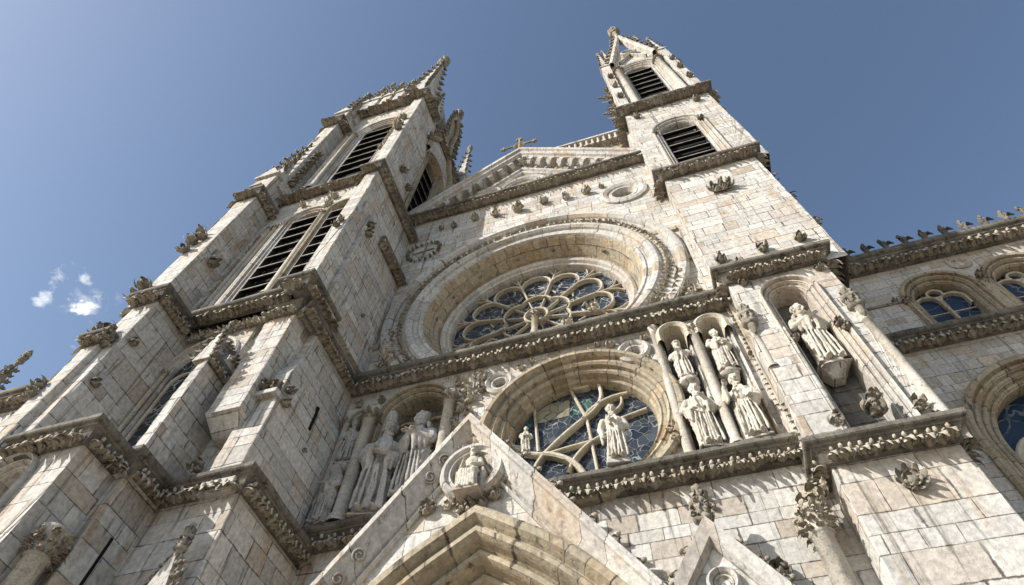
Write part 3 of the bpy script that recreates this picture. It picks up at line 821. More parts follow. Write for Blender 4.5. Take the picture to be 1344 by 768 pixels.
for (a, z, s) in ((-5.2, 17.0, .3), (-4.6, 17.3, .34), (-2.0, 18.2, .3), (-1.1, 18.8, .32), (-.9, 17.4, .3), (-4.15, 18.9, .2), (-1.6, 17.3, .34), (-5.6, 18.1, .22)):
    boss(rose_o, F0, a, z, s, d=gz + .2, mat='trac', name='carved_figure')
for th, q in ((2.6, .6), (2.2, .6), (1.75, .6), (1.35, .55), (.75, .55), (3.0, .6)):   # little carvings on the reveal
    ornament('carved_leaf', CL[int(q * 10) % 5], 'leaf', on_wall(F0, RC[0] + (RR - .12) * math.cos(th), RC[1] + (RR - .12) * math.sin(th), -q, (.16, .24, .16)), rose_o)

# --- lower round window
LC, LR = (-1.78, 12.68), 1.80
low = MB(); cl = circ(*LC, LR, 72)
sweep(low, F0, cl, [(.70, -.02), (.70, .14), (.64, .20), (.54, .20), (.48, .10), (.46, .0), (.36, .02), (.32, .05), (.26, .0), (.25, -.12), (.16, -.12), (.12, -.09), (.08, -.14), (.06, -.3), (.0, -.34), (-.02, -.5), (-.02, -.75)], True)
low_o = low.build('round_window', 'mouldwarm', front)
holes.append(circ(*LC, LR + .58, 72))
g = MB(); gl = -.62; plate(g, lambda a, z, d=0: F0(a, z, gl), circ(*LC, LR + .03, 48)); g.build('glass', 'glass_low', low_o)
g = MB()
plate(g, lambda a, z, d=0: F0(a, z, gl + .012), [(-3.0, 13.55), (-2.1, 13.62), (-2.05, 14.2), (-2.6, 14.22), (-2.95, 14.0)]); g.build('cream_pane', 'glass_cream', low_o)
for P in ([(-3.55, 13.3), (-3.08, 13.5), (-3.05, 13.95), (-3.3, 13.9)], [(-2.0, 13.6), (-1.45, 13.5), (-1.5, 14.1), (-1.95, 14.2)]):
    g = MB(); plate(g, lambda a, z, d=0: F0(a, z, gl + .012), P); g.build('green_pane', 'glass_green', low_o)
tr = MB(); e0, e1 = gl - .02, gl + .18
X = (-2.75, 12.35)
bar(tr, F0, curve((-3.75, 13.25), X, -.3), .10, e0, e1); bar(tr, F0, curve(X, (-1.75, 11.0), .34), .13, e0, e1 + .03)
bar(tr, F0, curve((-3.1, 11.4), X, .16), .10, e0, e1); bar(tr, F0, curve(X, (-1.75, 13.25), .05), .10, e0, e1); bar(tr, F0, curve((-1.75, 13.25), (-.55, 13.85), .30), .10, e0, e1); bar(tr, F0, curve((-1.75, 13.25), (-1.25, 14.45), -.38), .10, e0, e1)
bar(tr, F0, curve((-3.7, 13.4), (-3.2, 12.75), -.5), .07, e0, e1 - .05); bar(tr, F0, curve((-.75, 13.9), (-1.1, 13.3), .5), .07, e0, e1 - .05)
bar(tr, F0, curve((-1.95, 14.5), (-1.5, 14.45), -.2), .08, e0, e1)
bar(tr, F0, [(-3.0, 14.15), (-2.9, 12.5)], .07, e0, e1 - .06); bar(tr, F0, [(-2.0, 14.5), (-1.65, 13.3), (-1.5, 11.0)], .08, e0, e1 - .06)
bar(tr, F0, curve(X, (-1.2, 12.5), .04), .09, e0, e1 - .04); bar(tr, F0, curve((-2.2, 11.6), (-1.2, 12.6), .28), .09, e0, e1)
bar(tr, F0, [(-.85, 13.05), (-.18, 13.2)], .08, e0, e1 - .05); bar(tr, F0, [(-2.4, 10.95), (-2.9, 11.5)], .05, e0, e1)
tr.build('tracery', 'trac', low_o)
g = MB(); plate(g, lambda a, z, d=0: F0(a, z, gl + .014), circ(-1.52, 11.6, .15, 14)); g.build('red_pane', 'glass_red', low_o)

# --- medallions and roundels
def roundel(parent, W, cx, cz, r, mat='mould', name='roundel', inner=True, prof=None, holes_=None, dark=False):
    mb = MB(); c = circ(cx, cz, r, 32)
    sweep(mb, W, c, [(.02, -.02), (.02, .08), (-.06 * r / .5, .13), (-.14 * r / .5, .08), (-.18 * r / .5, .02), (-.2 * r / .5, .05), (-.25 * r / .5, .05), (-.3 * r / .5, -.12), (-.3 * r / .5, -.32)], True)
    o = mb.build(name, mat, parent)
    b = MB(); plate(b, lambda a, z, d=0: W(a, z, -.30), circ(cx, cz, r * .6, 24)); b.build('back_panel', 'ashlar_small', o)
    if holes_ is not None: holes_.append(circ(cx, cz, r * .86, 32))
    return o
m = roundel(front, F0, .88, 25.05, .92, holes_=holes)
for k in range(4): boss(m, F0, .88 + .3 * math.cos(k * 1.6), 24.9 + .22 * math.sin(k * 1.6), .17, d=-.28, mat='frieze')
# worn wreath roundel, left in the shade
wb = MB()
for k in range(20):
    th = 2 * PI * k / 20; wb.inst(KN[k % 5], on_wall(F0, -7.55 + .72 * math.cos(th), 24.5 + .72 * math.sin(th), .0, .15, th + rnd(-.6, .6)))
w_o = wb.build('wreath', 'leaf', front, merge=False)
bb = MB(); bar(bb, F0, [(-7.55, 24.0), (-7.5, 25.0)], .08, -.02, .06); bar(bb, F0, [(-8.0, 24.5), (-7.1, 24.6)], .07, -.02, .06); bb.build('wreath_cross', 'leaf', w_o)
for cx, cz, r in ((-3.80, 14.72, .40), (-.15, 14.78, .42)):
    m = roundel(front, F0, cx, cz, r, holes_=holes)
    boss(m, F0, cx, cz - .05, .2, d=-.26, mat='frieze')

# --- niches with columns
def niche(W, cx, z0, zs, r, depth, holes_, parent=front, canopy=True, mat='mould', orders=1, so=.10, tracery=False):
    pth = arch(cx, z0, zs, r, 14); mb = MB()
    pr = order_profile(orders, orders * so, so, .10, .12, .08); pr.append((0, -depth)); sweep(mb, W, pth, pr)
    o = mb.build('niche', mat, parent)
    b = MB(); plate(b, lambda a, z, d=0: W(a, z, -depth + .01), offs(pth, .03)); b.build('back_panel', 'niche_shade', o)
    holes_.append(offs(pth, orders * so + .03))
    if tracery:
        t = MB(); dd = -depth + .02
        for s_ in (-1, 1): bar(t, W, arch(cx + s_ * r * .5, z0 + 1.6, zs - .15, r * .48, 12), .09, dd, dd + .14)
        bar(t, W, circ(cx, zs + r * .45, r * .26, 18), .08, dd, dd + .14, True); t.build('blind_tracery', mat, o)
    return o
niche(F0, -7.83, 10.9, 14.45, .26, .45, holes)
niche(F0, -6.22, 10.9, 14.30, .86, .65, holes, orders=2, so=.10, mat='mouldwarm', tracery=True)
niche(F0, .92, 10.9, 14.85, .30, .42, holes)
niche(F0, 1.86, 10.9, 14.85, .28, .42, holes)
column(front, -8.12, -.12, 10.8, 14.5, .10)
column(front, -7.42, -.16, 10.8, 14.55, .17)
column(front, -5.12, -.16, 10.8, 14.55, .15)
column(front, .46, -.12, 10.8, 15.45, .10, False)
column(front, 1.40, -.20, 10.8, 15.0, .11)
# carved foliage between the arches
for a, z, s in ((-4.72, 14.75, .34), (-4.6, 14.3, .3), (-4.85, 14.0, .28), (-4.35, 15.1, .26), (-4.95, 13.4, .26), (-4.3, 14.6, .24), (-4.6, 13.75, .24), (-5.0, 15.1, .2), (-7.3, 15.1, .2), (-8.0, 15.15, .18), (-3.2, 15.2, .2), (-2.9, 15.35, .16), (-.7, 15.25, .2), (-1.05, 15.4, .15), (.15, 14.3, .2), (.28, 13.9, .2), (.2, 15.2, .18), (.33, 11.4, .26), (.25, 11.8, .2), (.1, 11.15, .2), (1.4, 15.35, .14), (2.15, 15.35, .16),
                (1.55, 17.3, .36), (1.35, 16.85, .34), (1.75, 16.8, .3), (1.7, 17.9, .3), (1.05, 16.6, .28), (-7.5, 17.3, .36), (-7.3, 16.8, .34), (-7.65, 17.9, .3), (-7.6, 16.7, .28), (-6.9, 16.55, .28), (-7.75, 18.5, .26)):
    boss(front, F0, a, z, s, mat='frieze')
for a, z, s in ((-5.43, 26.45, .3), (-4.5, 26.3, .34), (-3.5, 26.1, .42), (-2.35, 26.2, .32), (-1.4, 26.0, .32), (-.55, 26.0, .34), (.1, 26.2, .2), (-6.4, 26.3, .24), (-7.0, 26.4, .2)):
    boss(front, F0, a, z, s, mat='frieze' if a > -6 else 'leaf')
for x0, x1, z in ((1.28, 2.4, 20.9), (1.75, 2.4, 18.8), (-8.9, -8.05, 18.0), (-8.6, -8.1, 12.4), (-8.6, -8.1, 13.3)):
    rl = MB(); rl.box(x0, x1, -.10, .05, z - .13, z + .1); rl.build('ledge', 'mouldwarm', front, .02)
cb = MB(); cb.box(1.84, 1.94, -.1, .05, 16.45, 17.2); cb.box(1.68, 2.10, -.1, .05, 16.85, 16.95); cb.build('relief_cross', 'leaf', front, .02)
plate(wall, F0, [(-9.6, 0), (3.0, 0), (3.0, 28.4), (-9.6, 28.4)], holes)
wall.build('wall', 'ashlar', front)
# --- string courses
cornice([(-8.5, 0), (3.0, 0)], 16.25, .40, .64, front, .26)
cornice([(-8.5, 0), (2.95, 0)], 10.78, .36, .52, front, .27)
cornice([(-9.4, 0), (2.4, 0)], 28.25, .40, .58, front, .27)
# --- gable
gab = MB(); ap = (-3.45, 33.35)
plate(gab, lambda a, z, d=0: F0(a, z, -.35), [(-9.1, 28.2), (2.2, 28.2), ap])
gp = gab.build('gable_wall', 'ashlar_small', front)
rk = MB(); path = [(-9.3, 28.0), ap, (2.4, 28.0)]
sweep(rk, F0, path, [(-1.45, -.37), (-1.42, -.22), (-1.34, -.18), (-1.28, -.22), (-1.22, -.12), (-1.12, -.10), (-1.10, -.33), (-.42, -.33), (-.40, .16), (-.34, .20), (-.30, .30), (-.10, .34), (-.06, .42), (.14, .42), (.16, .30), (.16, -.9)])
rk_o = rk.build('raking_cornice', 'mould', front)
for (p, q) in ((path[0], path[1]), (path[1], path[2])):
    P, Q = V(p), V(q); d = (Q - P).normalized(); nn = V((-d.y, d.x)); L = (Q - P).length
    for k in range(11):
        c = P + d * (L * (k + .6) / 11.4) - nn * .76
        mb = MB(); a_ = math.atan2(d.y, d.x)
        al, ou, up = F0.basis(); ca, sa = math.cos(a_), math.sin(a_); al2, up2 = al * ca + up * sa, up * ca - al * sa; o0 = F0(c.x, c.y, -.34)
        pf = [(-.36, 0), (-.30, .12), (-.1, .20), (.10, .42), (.18, .50), (.36, .50)]; w_ = .15
        rows = [[o0 + al2 * s__ + up2 * h_ + ou * d_ for h_, d_ in pf] for s__ in (-w_, w_)]
        mb.grid(rows); mb.face(rows[0] + [o0 - al2 * w_ + up2 * .36]); mb.face(rows[1] + [o0 + al2 * w_ + up2 * .36])
        mb.inst(KN[k % 5], on_wall(F0, c.x, c.y, -.2, (.2, .34, .34), a_)); mb.build('carved_bracket', 'mould', rk_o, merge=False)
gt = MB()
for cx, z0, r in ((-5.3, 28.6, .9), (-3.45, 28.6, 1.15), (-1.55, 28.6, .9), (.1, 28.5, .5), (-7.0, 28.5, .5)):
    sweep(gt, F0, arch(cx, z0, z0 + .35 * r + .5, r, 16), [(.12, -.33), (.12, -.2), (.02, -.14), (-.1, -.2), (-.16, -.26), (-.24, -.24), (-.3, -.33)])
gt.build('blind_arcade', 'mould', gp)
vb = MB()
for cx, z0, r in ((-5.3, 28.6, .9), (-3.45, 28.6, 1.15), (-1.55, 28.6, .9)):
    plate(vb, lambda a, z, d=0: F0(a, z, -.325), offs(arch(cx, z0, z0 + .35 * r + .5, r, 16), -.3))
vb.build('blind_panel', 'warm', gp)
for a, s in ((-6.2, .3), (-4.4, .36), (-2.5, .34), (-.7, .3), (.8, .26), (-7.6, .24)): boss(gp, F0, a, 29.0, s, d=-.2, mat='statue')
crocket_row(front, (-8.9, -.2, 28.5), (-3.6, -.2, 33.4), 11, .28, (-.6, 0, .8), ends=(.1, 1))
boss(front, F0, -2.9, 33.3, .26, d=.1); boss(front, F0, -3.9, 33.4, .3, d=.1)
rf = MB()
rf.face([(-9.2, .5, 27.9), (-3.45, .5, 33.2), (-3.45, 14, 33.2), (-9.2, 14, 27.9)]); rf.face([(2.3, .5, 27.9), (-3.45, .5, 33.2), (-3.45, 14, 33.2), (2.3, 14, 27.9)])
rf.build('roof', 'roof', front)
# gallery with balustrade between the towers, behind the gable
ga = MB(); ga.box(-7, 2.3, 2.4, 3.4, 28, 38.9); ga_o = ga.build('gallery', 'mouldwarm', front)
bl = MB(); yb = 2.35
bl.box(-7, 2.3, yb - .12, yb + .15, 38.9, 39.05); bl.box(-7, 2.3, yb - .15, yb + .18, 39.95, 40.15)
k = -6.9
while k < 2.3: bl.lathe((k, yb, 39.0), [(.1, 0), (.07, .15), (.11, .4), (.06, .7), (.1, .96)], 8); k += .36
bl.build('balustrade', 'mould', ga_o)
fz = MB(); fz.box(-7, 2.25, 2.36, 2.45, 37.9, 38.7)
for k in range(26): fz.inst(KN[k % 5], Mx((-6.8 + .36 * k, 2.38, 38.3), (1, 0, 0), (0, 0, 1), (0, -1, 0), .36))
fz.build('leaf_frieze', 'frieze', ga_o, merge=False)

# --- iron cross on the gable
cr = thing('gable_cross', 'small ornate metal cross standing on the peak of the gable', 'cross', (-3.6, -.1, 33.5))
mb = MB(); mb.box(-3.65, -3.55, -.15, -.05, 33.4, 36.0); mb.box(-4.45, -2.75, -.14, -.06, 34.94, 35.04)
for (x, z) in ((-4.45, 34.99), (-2.75, 34.99), (-3.6, 36.0)):
    for k in range(3):
        th = PI / 2 * k + (PI if x < -4 else 0 if x > -3 else PI / 2) - PI / 2
        mb.inst(I1, Mx((x + .11 * math.cos(th), -.1, z + .11 * math.sin(th)), (1, 0, 0), (0, 1, 0), (0, 0, 1), .1))
mb.build('cross_bar', 'iron', cr, merge=False)
mb = MB(); sweep(mb, Fr('F', -.1), circ(-3.6, 34.99, .32, 20), [(.03, -.03), (.03, .03), (-.03, .03), (-.03, -.03), (.03, -.03)], True)
mb.prism([(-3.85, -.3), (-3.35, -.3), (-3.35, .1), (-3.85, .1)], 33.2, 34.1, fp2=[(-3.7, -.2), (-3.5, -.2), (-3.5, 0), (-3.7, 0)]); mb.build('cross_ring', 'iron', cr)

# ================================================================== right tower
T2 = thing('bell_tower', 'sunlit bell tower on the right with louvred openings and a saint in a niche', 'bell tower', (4, 2, 0))
def body(parent, x0, x1, y0, y1, z0, z1, mat='ashlar', holes_f=(), name='wall', bev=.02, top=True, holes_r=None):
    mb = MB()
    def ws(a, b): mb.face(worn(a, b, z0, z1))
    if holes_f:
        L = edge_pts(x0, y0, z0, z1); Rr = edge_pts(x1, y0, z0, z1)
        dy = {(round(p[0], 5), round(p[2], 5)): p[1] for p in L + Rr}
        plate(mb, lambda a, z, d=0: V((a, dy.get((round(a, 5), round(z, 5)), y0), z)), [(p[0], p[2]) for p in L] [::-1] + [(p[0], p[2]) for p in Rr], holes_f)
    else: ws((x0, y0), (x1, y0))
    ws((x0, y0), (x0, y1))
    if holes_r: plate(mb, Fr('R', x1), [(y0, z0), (y1, z0), (y1, z1), (y0, z1)], [holes_r])
    else: ws((x1, y0), (x1, y1))
    mb.face([(x0, y1, z0), (x1, y1, z0), (x1, y1, z1), (x0, y1, z1)])
    if top: mb.face([(x0, y0, z1), (x1, y0, z1), (x1, y1, z1), (x0, y1, z1)])
    return mb.build(name, mat, parent, bev)
# stage 1
body(T2, 2.68, 4.76, -.65, 6, 0, 9.6, 'ashlar_big')
cornice([(2.68, .02), (2.68, -.65), (4.76, -.65), (4.76, 6)], 10.02, .30, .50, T2, .24)
boss(T2, Fr('F', -.65), 3.72, 8.93, (.33, .33, .2), RO, 'leaf', 'rosette')
column(T2, 2.12, -.32, 3.0, 8.95, .19, True)
for q in range(3): boss(T2, F0, 2.1 + .12 * q, 9.0 + .1 * q, .3, d=.35, mat='frieze')
# stage 2 with niche
hs = []; FR = Fr('F', -.70)
niche(FR, 3.80, 10.1, 14.8, .42, .66, hs, T2, orders=2, so=.09)
body(T2, 2.62, 4.98, -.70, 6, 9.55, 15.95, 'ashlar', hs)
mb = MB(); mb.prism([(2.50, -.80), (3.25, -.80), (3.25, .05), (2.50, .05)], 9.9, 13.4); mb.prism([(2.50, -.80), (3.25, -.80), (3.25, .05), (2.50, .05)], 13.4, 13.65, fp2=[(2.62, -.71), (3.25, -.71), (3.25, .05), (2.62, .05)], bot=False)
mb.build('buttress', 'ashlar', T2, .02)
column(T2, 2.60, -.74, 12.2, 13.6, .085, False); column(T2, 4.86, -.70, 10.0, 13.4, .10, False)
finial(T2, (2.60, -.82, 13.4), 1.1); finial(T2, (4.86, -.78, 13.2), 1.1)
for a, z, s in ((3.15, 10.4, .24), (4.55, 10.4, .24), (3.85, 10.5, .34), (3.95, 10.8, .25), (2.95, 15.6, .2), (4.75, 15.5, .2), (3.3, 13.0, .2), (4.3, 13.2, .2), (4.4, 13.0, .18)): boss(T2, FR, a, z, s)
LFc = Fr('L', 2.62)
for z0, z1, y in ((13.7, 15.9, -.06), (9.9, 13.3, -.12)):
    st = MB(); st.box(2.42, 2.64, y - .05, y + .1, z0, z1); st.build('pilaster_strip', 'mould', T2, .015)
for z0, z1, y in ((11.6, 15.9, -.16), (10.0, 11.5, -.55)):
    sb = MB(); sb.box(2.50, 2.64, y - .07, y + .07, z0 - .05, z1); z = z0
    while z < z1: sb.inst(KN[int(z * 7) % 5], on_wall(Fr('L', 2.52), y, z, .0, .08)); z += .17
    sb.build('beaded_strip', 'frieze', T2, merge=False)
cornice([(2.62, .02), (2.62, -.70), (4.98, -.70), (4.98, 6)], 16.33, .33, .58, T2, .25)
# stage 3
body(T2, 2.36, 5.62, -.66, 6, 15.9, 23.75, 'ashlar')
for a, z, s in ((2.75, 17.05, .26), (3.9, 17.1, .26), (4.9, 17.15, .26), (3.1, 16.75, .16)): boss(T2, Fr('F', -.66), a, z, s)
gg = boss(T2, Fr('F', -.66), 3.92, 21.6, (.62, .40, .34), RO, 'leaf', 'gargoyle', rot=.1); ornament('carved_beast', BE, 'leaf', Mx((3.98, -.66, 21.65), (.9, 0, .2), (-.2, .1, 1), (0, -1, .1), (.34, .34, .3)), T2)
for z in (18.5, 20.4, 22.2): boss(T2, Fr('R', 5.62), -.3, z, .3, name='gargoyle')
mb = MB(); mb.box(2.20, 2.37, -.3, .05, 16.2, 20.6); mb.prism([(2.20, -.3), (2.37, -.3), (2.37, .05), (2.20, .05)], 20.6, 20.9, bot=False, fp2=[(2.36, -.3), (2.37, -.3), (2.37, .05), (2.36, .05)]); mb.build('buttress', 'ashlar', T2, .015)
cornice([(2.36, .4), (2.36, -.66), (5.62, -.66), (5.62, 6)], 24.2, .33, .62, T2, .27)
# stage 4
hs = []; FR = Fr('F', -.5)
hs.append(louvre(T2, FR, 4.05, 24.3, 29.6, .80, .32, orders=2, so=.14, sd=.10, mat='mould', slatn=7))
body(T2, 2.12, 6.2, -.5, 6, 23.9, 33.4, 'ashlar', hs)
mb = MB(); mb.box(2.0, 2.13, .3, 3.4, 24, 33.4); mb.build('buttress', 'ashlar', T2)
for a, z, s in ((2.6, 32.4, .3), (5.5, 32.4, .32), (3.0, 29.4, .22), (5.05, 29.6, .26)): boss(T2, FR, a, z, s)
cornice([(2.12, 4.5), (2.12, -.5), (6.2, -.5), (6.2, 6)], 34.05, .38, .80, T2, .34)
# stage 5, the open lantern
hs = []; FR = Fr('F', -.3)
hs.append(louvre(T2, FR, 4.2, 34.3, 43.2, .80, .3, orders=3, so=.20, sd=.09, mat='mould', slatn=9))
body(T2, 2.5, 5.8, -.3, 5, 33.9, 45.6, 'ashlar_small', hs)
for x in (2.95, 5.48): column(T2, x, -.45, 34.1, 43.4, .2, True)
for x in (5.28, 3.15): column(T2, x, -.36, 34.1, 43.4, .1, True)
for x in (2.32, 6.08):
    mb = MB(); mb.box(x - .26, x + .26, -.6, .2, 33.9, 43.0); mb.build('buttress', 'mould', T2, .03)
    for z in (36.5, 39.0, 41.4): boss(T2, Fr('F', -.6), x, z, .3)
    pinnacle(T2, x, -.25, 43, .56, 2.2, 5.4)
for x, y, z, h_ in ((2.75, -.1, 45.5, 5.0), (5.5, -.1, 45.5, 6.8), (5.6, 1.6, 45.5, 7.5), (5.6, 4.4, 45.5, 6.5), (2.75, 1.6, 45.5, 6.0), (2.75, 4.4, 45.5, 5.0)): pinnacle(T2, x, y, z, .46, 1.6, h_)
for x in (6.42,): column(T2, x, .1, 34, 41.5, .16, True); finial(T2, (x, .1, 41.4), 2.4)
gp2 = MB(); A, B, C = (2.75, 45.2), (5.65, 45.2), (4.2, 54.0)
W5 = Fr('F', -.5)
for pq in ((A, C), (C, B)): bar(gp2, W5, [pq[0], pq[1]], .36, -.4, .16)
plate(gp2, Fr('F', -.30), [A, B, (4.95, 49.4), (3.45, 49.4)])
bar(gp2, W5, circ(4.2, 47.6, .5, 18), .14, -.2, .08, True)
bar(gp2, W5, [(3.3, 45.3), (4.2, 46.9)], .1, -.2, .05); bar(gp2, W5, [(5.1, 45.3), (4.2, 46.9)], .1, -.2, .05); gp2.build('gablet', 'mould', T2)
crocket_row(T2, W5(2.7, 45.4), W5(4.2, 54), 8, .5, (-1, 0, .3)); crocket_row(T2, W5(5.7, 45.4), W5(4.2, 54), 8, .5, (1, 0, .3))
mb = MB(); mb.lathe((4.2, -.5, 53.4), [(.17, 0), (.13, 2.4), (.34, 2.5), (.3, 2.9), (0, 3.0)], 8); mb.build('finial_shaft', 'mould', T2)
finial(T2, (4.2, -.5, 55.0), 2.6)
for z in (35.2, 36.6, 38, 39.4, 40.8, 42.2): boss(T2, Fr('L', 2.07), .2, z, .3); boss(T2, Fr('L', 2.07), 1.6, z + .5, .3)
for z in (36, 39.5): ornament('gargoyle', BE, 'leaf', Mx((2.1, .0, z), (0, -1, 0), (0, 0, 1), (-1, 0, .2), (.4, .4, .62)), T2)

# ================================================================== left tower
T1 = thing('bell_tower', 'shaded bell tower on the left with deep stepped buttresses and paired louvred openings', 'bell tower', (-10.5, 2, 0))
# stage 1: stepped blocks
body(T1, -13.0, -12.2, -4.45, 3, 0, 16.0, 'ashlar_big', name='buttress')
hs = []; FC1 = Fr('F', -4.40)
niche(FC1, -11.72, 5, 9.35, .42, .5, hs, T1, orders=2, so=.09)
body(T1, -12.2, -10.3, -4.40, 2, 0, 10.0, 'ashlar_big', hs, name='buttress')
body(T1, -10.3, -10.02, -3.48, 2, 0, 10.0, 'ashlar_big', name='buttress')
body(T1, -10.02, -8.12, -2.48, 2, 0, 10.0, 'ashlar_big', name='buttress')
cornice([(-12.2, -4.40), (-10.3, -4.40), (-10.3, -3.48), (-10.02, -3.48), (-10.02, -2.48), (-8.12, -2.48), (-8.12, 0)], 10.42, .30, .50, T1, .25)
column(T1, -10.12, -3.85, 2, 8.35, .2, True)
# gabled shrine top rising in front of the third block
mb = MB(); mb.prism([(-8.75, -2.85), (-8.15, -2.85), (-8.15, -2.4), (-8.75, -2.4)], 0, 7.2); mb.prism([(-8.8, -2.9), (-8.1, -2.9), (-8.1, -2.4), (-8.8, -2.4)], 7.2, 8.3, bot=False, fp2=[(-8.5, -2.85), (-8.4, -2.85), (-8.4, -2.45), (-8.5, -2.45)])
sh = mb.build('gablet', 'mould', T1, .015)
crocket_row(sh, (-8.75, -2.8, 7.3), (-8.48, -2.8, 8.3), 4, .2, (-1, 0, .3)); crocket_row(sh, (-8.12, -2.8, 7.3), (-8.4, -2.8, 8.3), 4, .2, (1, 0, .3)); finial(sh, (-8.44, -2.8, 8.2), .75)
sl = MB(); sl.box(-10.03, -10.008, -2.98, -2.92, 7.9, 8.9); sl.build('slit', 'void', T1)
# stage 2
hs = []; FW = Fr('F', -2.95)
hs.append(louvre(T1, FW, -11.2, 10.4, 14.55, .84, .06, orders=2, so=.09, sd=.05, slatn=0))
w2 = body(T1, -12.25, -10.0, -2.95, 2, 9.9, 16.3, 'ashlar', hs)
g = MB(); plate(g, lambda a, z, d=0: Fr('F', -2.95)(a, z, -.17), arch(-11.2, 10.4, 14.55, .86)); g.build('glass', 'glass', w2)
trb = MB(); WT = Fr('F', -2.95)
bar(trb, WT, [(-11.2, 10.4), (-11.2, 14.2)], .06, -.18, -.09)
for q in (-.38, .38): bar(trb, WT, arch(-11.2 + q, 12, 14.1, .33, 10), .06, -.18, -.10)
bar(trb, WT, circ(-11.2, 14.85, .26, 18), .06, -.18, -.09, True)
trb.build('tracery', 'trac', w2)
column(T1, -12.1, -3.0, 10.5, 14.5, .06, True)
body(T1, -10.05, -8.40, -2.30, 2, 9.9, 16.6, 'ashlar')
mb = MB(); mb.prism([(-10.26, -3.58), (-9.97, -3.58), (-9.97, -2.2), (-10.26, -2.2)], 9.9, 13.5); mb.prism([(-10.26, -3.58), (-9.97, -3.58), (-9.97, -2.2), (-10.26, -2.2)], 13.5, 14.4, bot=False, fp2=[(-10.26, -2.9), (-9.97, -2.9), (-9.97, -2.2), (-10.26, -2.2)])
r2 = mb.build('buttress', 'ashlar', T1, .02)
cornice([(-9.97, -3.58), (-9.97, -2.25)], 13.8, .12, .4, r2, .2)
mb = MB(); mb.prism([(-10.40, -3.64), (-9.93, -3.64), (-9.93, -3.3), (-10.40, -3.3)], 13.5, 14.8, fp2=[(-10.2, -3.6), (-10.14, -3.6), (-10.14, -3.4), (-10.2, -3.4)]); g2 = mb.build('gablet', 'mould', r2)
crocket_row(g2, (-9.93, -3.6, 13.5), (-10.15, -3.6, 14.8), 5, .2, (1, -.2, .3)); crocket_row(g2, (-10.4, -3.6, 13.5), (-10.19, -3.6, 14.8), 5, .2, (-1, -.2, .3)); finial(g2, (-10.17, -3.5, 14.7), .6)
for k in range(6): boss(r2, Fr('R', -9.97), -3.4 + .2 * k, 14.3 - .04 * k, .16)
# third buttress: lower set-off with sloping head, upper slab on a corbel
mb = MB(); mb.prism([(-9.0, -2.68), (-8.22, -2.68), (-8.22, 1), (-9.0, 1)], 9.9, 13.5); mb.prism([(-9.0, -2.68), (-8.22, -2.68), (-8.22, 1), (-9.0, 1)], 13.5, 14.6, bot=False, fp2=[(-9.0, -2.32), (-8.40, -2.32), (-8.40, 1), (-9.0, 1)]); mb.build('buttress', 'ashlar', T1, .02)
mb = MB(); mb.box(-9.62, -8.72, -3.05, -2.2, 12.0, 16.0); mb.prism([(-9.5, -2.6), (-8.85, -2.6), (-8.85, -2.2), (-9.5, -2.2)], 11.6, 12.0, top=False, fp2=[(-9.62, -3.05), (-8.72, -3.05), (-8.72, -2.2), (-9.62, -2.2)]); b3 = mb.build('buttress', 'ashlar', T1, .02)
mb = MB(); mb.box(-8.9, -8.2, -2.85, -2.5, 12.6, 12.75); mb.build('bracket', 'mould', T1, .02)
for a, z, s in ((-8.62, 12.95, .24), (-8.3, 12.9, .22)): boss(T1, Fr('F', -2.72), a, z, s)
for y, z, s in ((-2.5, 13.0, .22), (-2.45, 12.6, .2)): boss(T1, Fr('R', -8.22), y, z, s)
boss(T1, Fr('R', -8.22), -1.2, 12.3, .1); boss(T1, Fr('F', -2.6), -9.3, 10.65, .24, d=.05)
sl = MB(); sl.box(-8.42, -8.19, -1.35, -1.27, 12.9, 13.7); sl.build('slit', 'void', T1)
cornice([(-9.62, -3.05), (-8.72, -3.05), (-8.72, -2.9)], 16.25, .22, .5, b3, .2)
cornice([(-8.45, -3.1), (-8.45, 0)], 16.2, .2, .56, T1, .24)
mb = MB(); mb.box(-9.6, -8.45, -3.05, 1, 15.9, 16.2); mb.build('ledge', 'mould', T1)
cornice([(-13.0, 1), (-13.0, -4.45), (-12.2, -4.45), (-12.2, -3.3)], 16.35, .25, .55, T1, .22)
mb = MB(); mb.box(-13.05, -12.55, -4.6, -4.3, 0, 13.9); p0 = mb.build('buttress', 'ashlar_big', T1, .02)
cornice([(-13.05, -4.3), (-13.05, -4.6), (-12.55, -4.6), (-12.55, -4.45)], 14.2, .2, .45, p0, .2)
for a, z in ((-12.75, 14.45), (-13.05, 14.5), (-12.45, 14.0)): boss(p0, Fr('F', -4.5), a, z, .3)
for z in (12.6, 14.2): boss(T1, Fr('R', -12.2), -4.2, z, .2)
for z in (12.0, 12.3): boss(T1, Fr('F', -4.6), -13.02, z, .22)
# band above stage 2
FW = Fr('F', -3.15)
cornice([(-12.3, -3.15), (-8.98, -3.15), (-8.98, -3.45), (-8.45, -3.45), (-8.45, -2.0)], 16.85, .32, .56, T1, .24)
for k in range(16): boss(T1, Fr('F', -3.0), -12.0 + .2 * k, 15.85 + rnd(-.08, .08), .2, d=.02, mat='frieze')
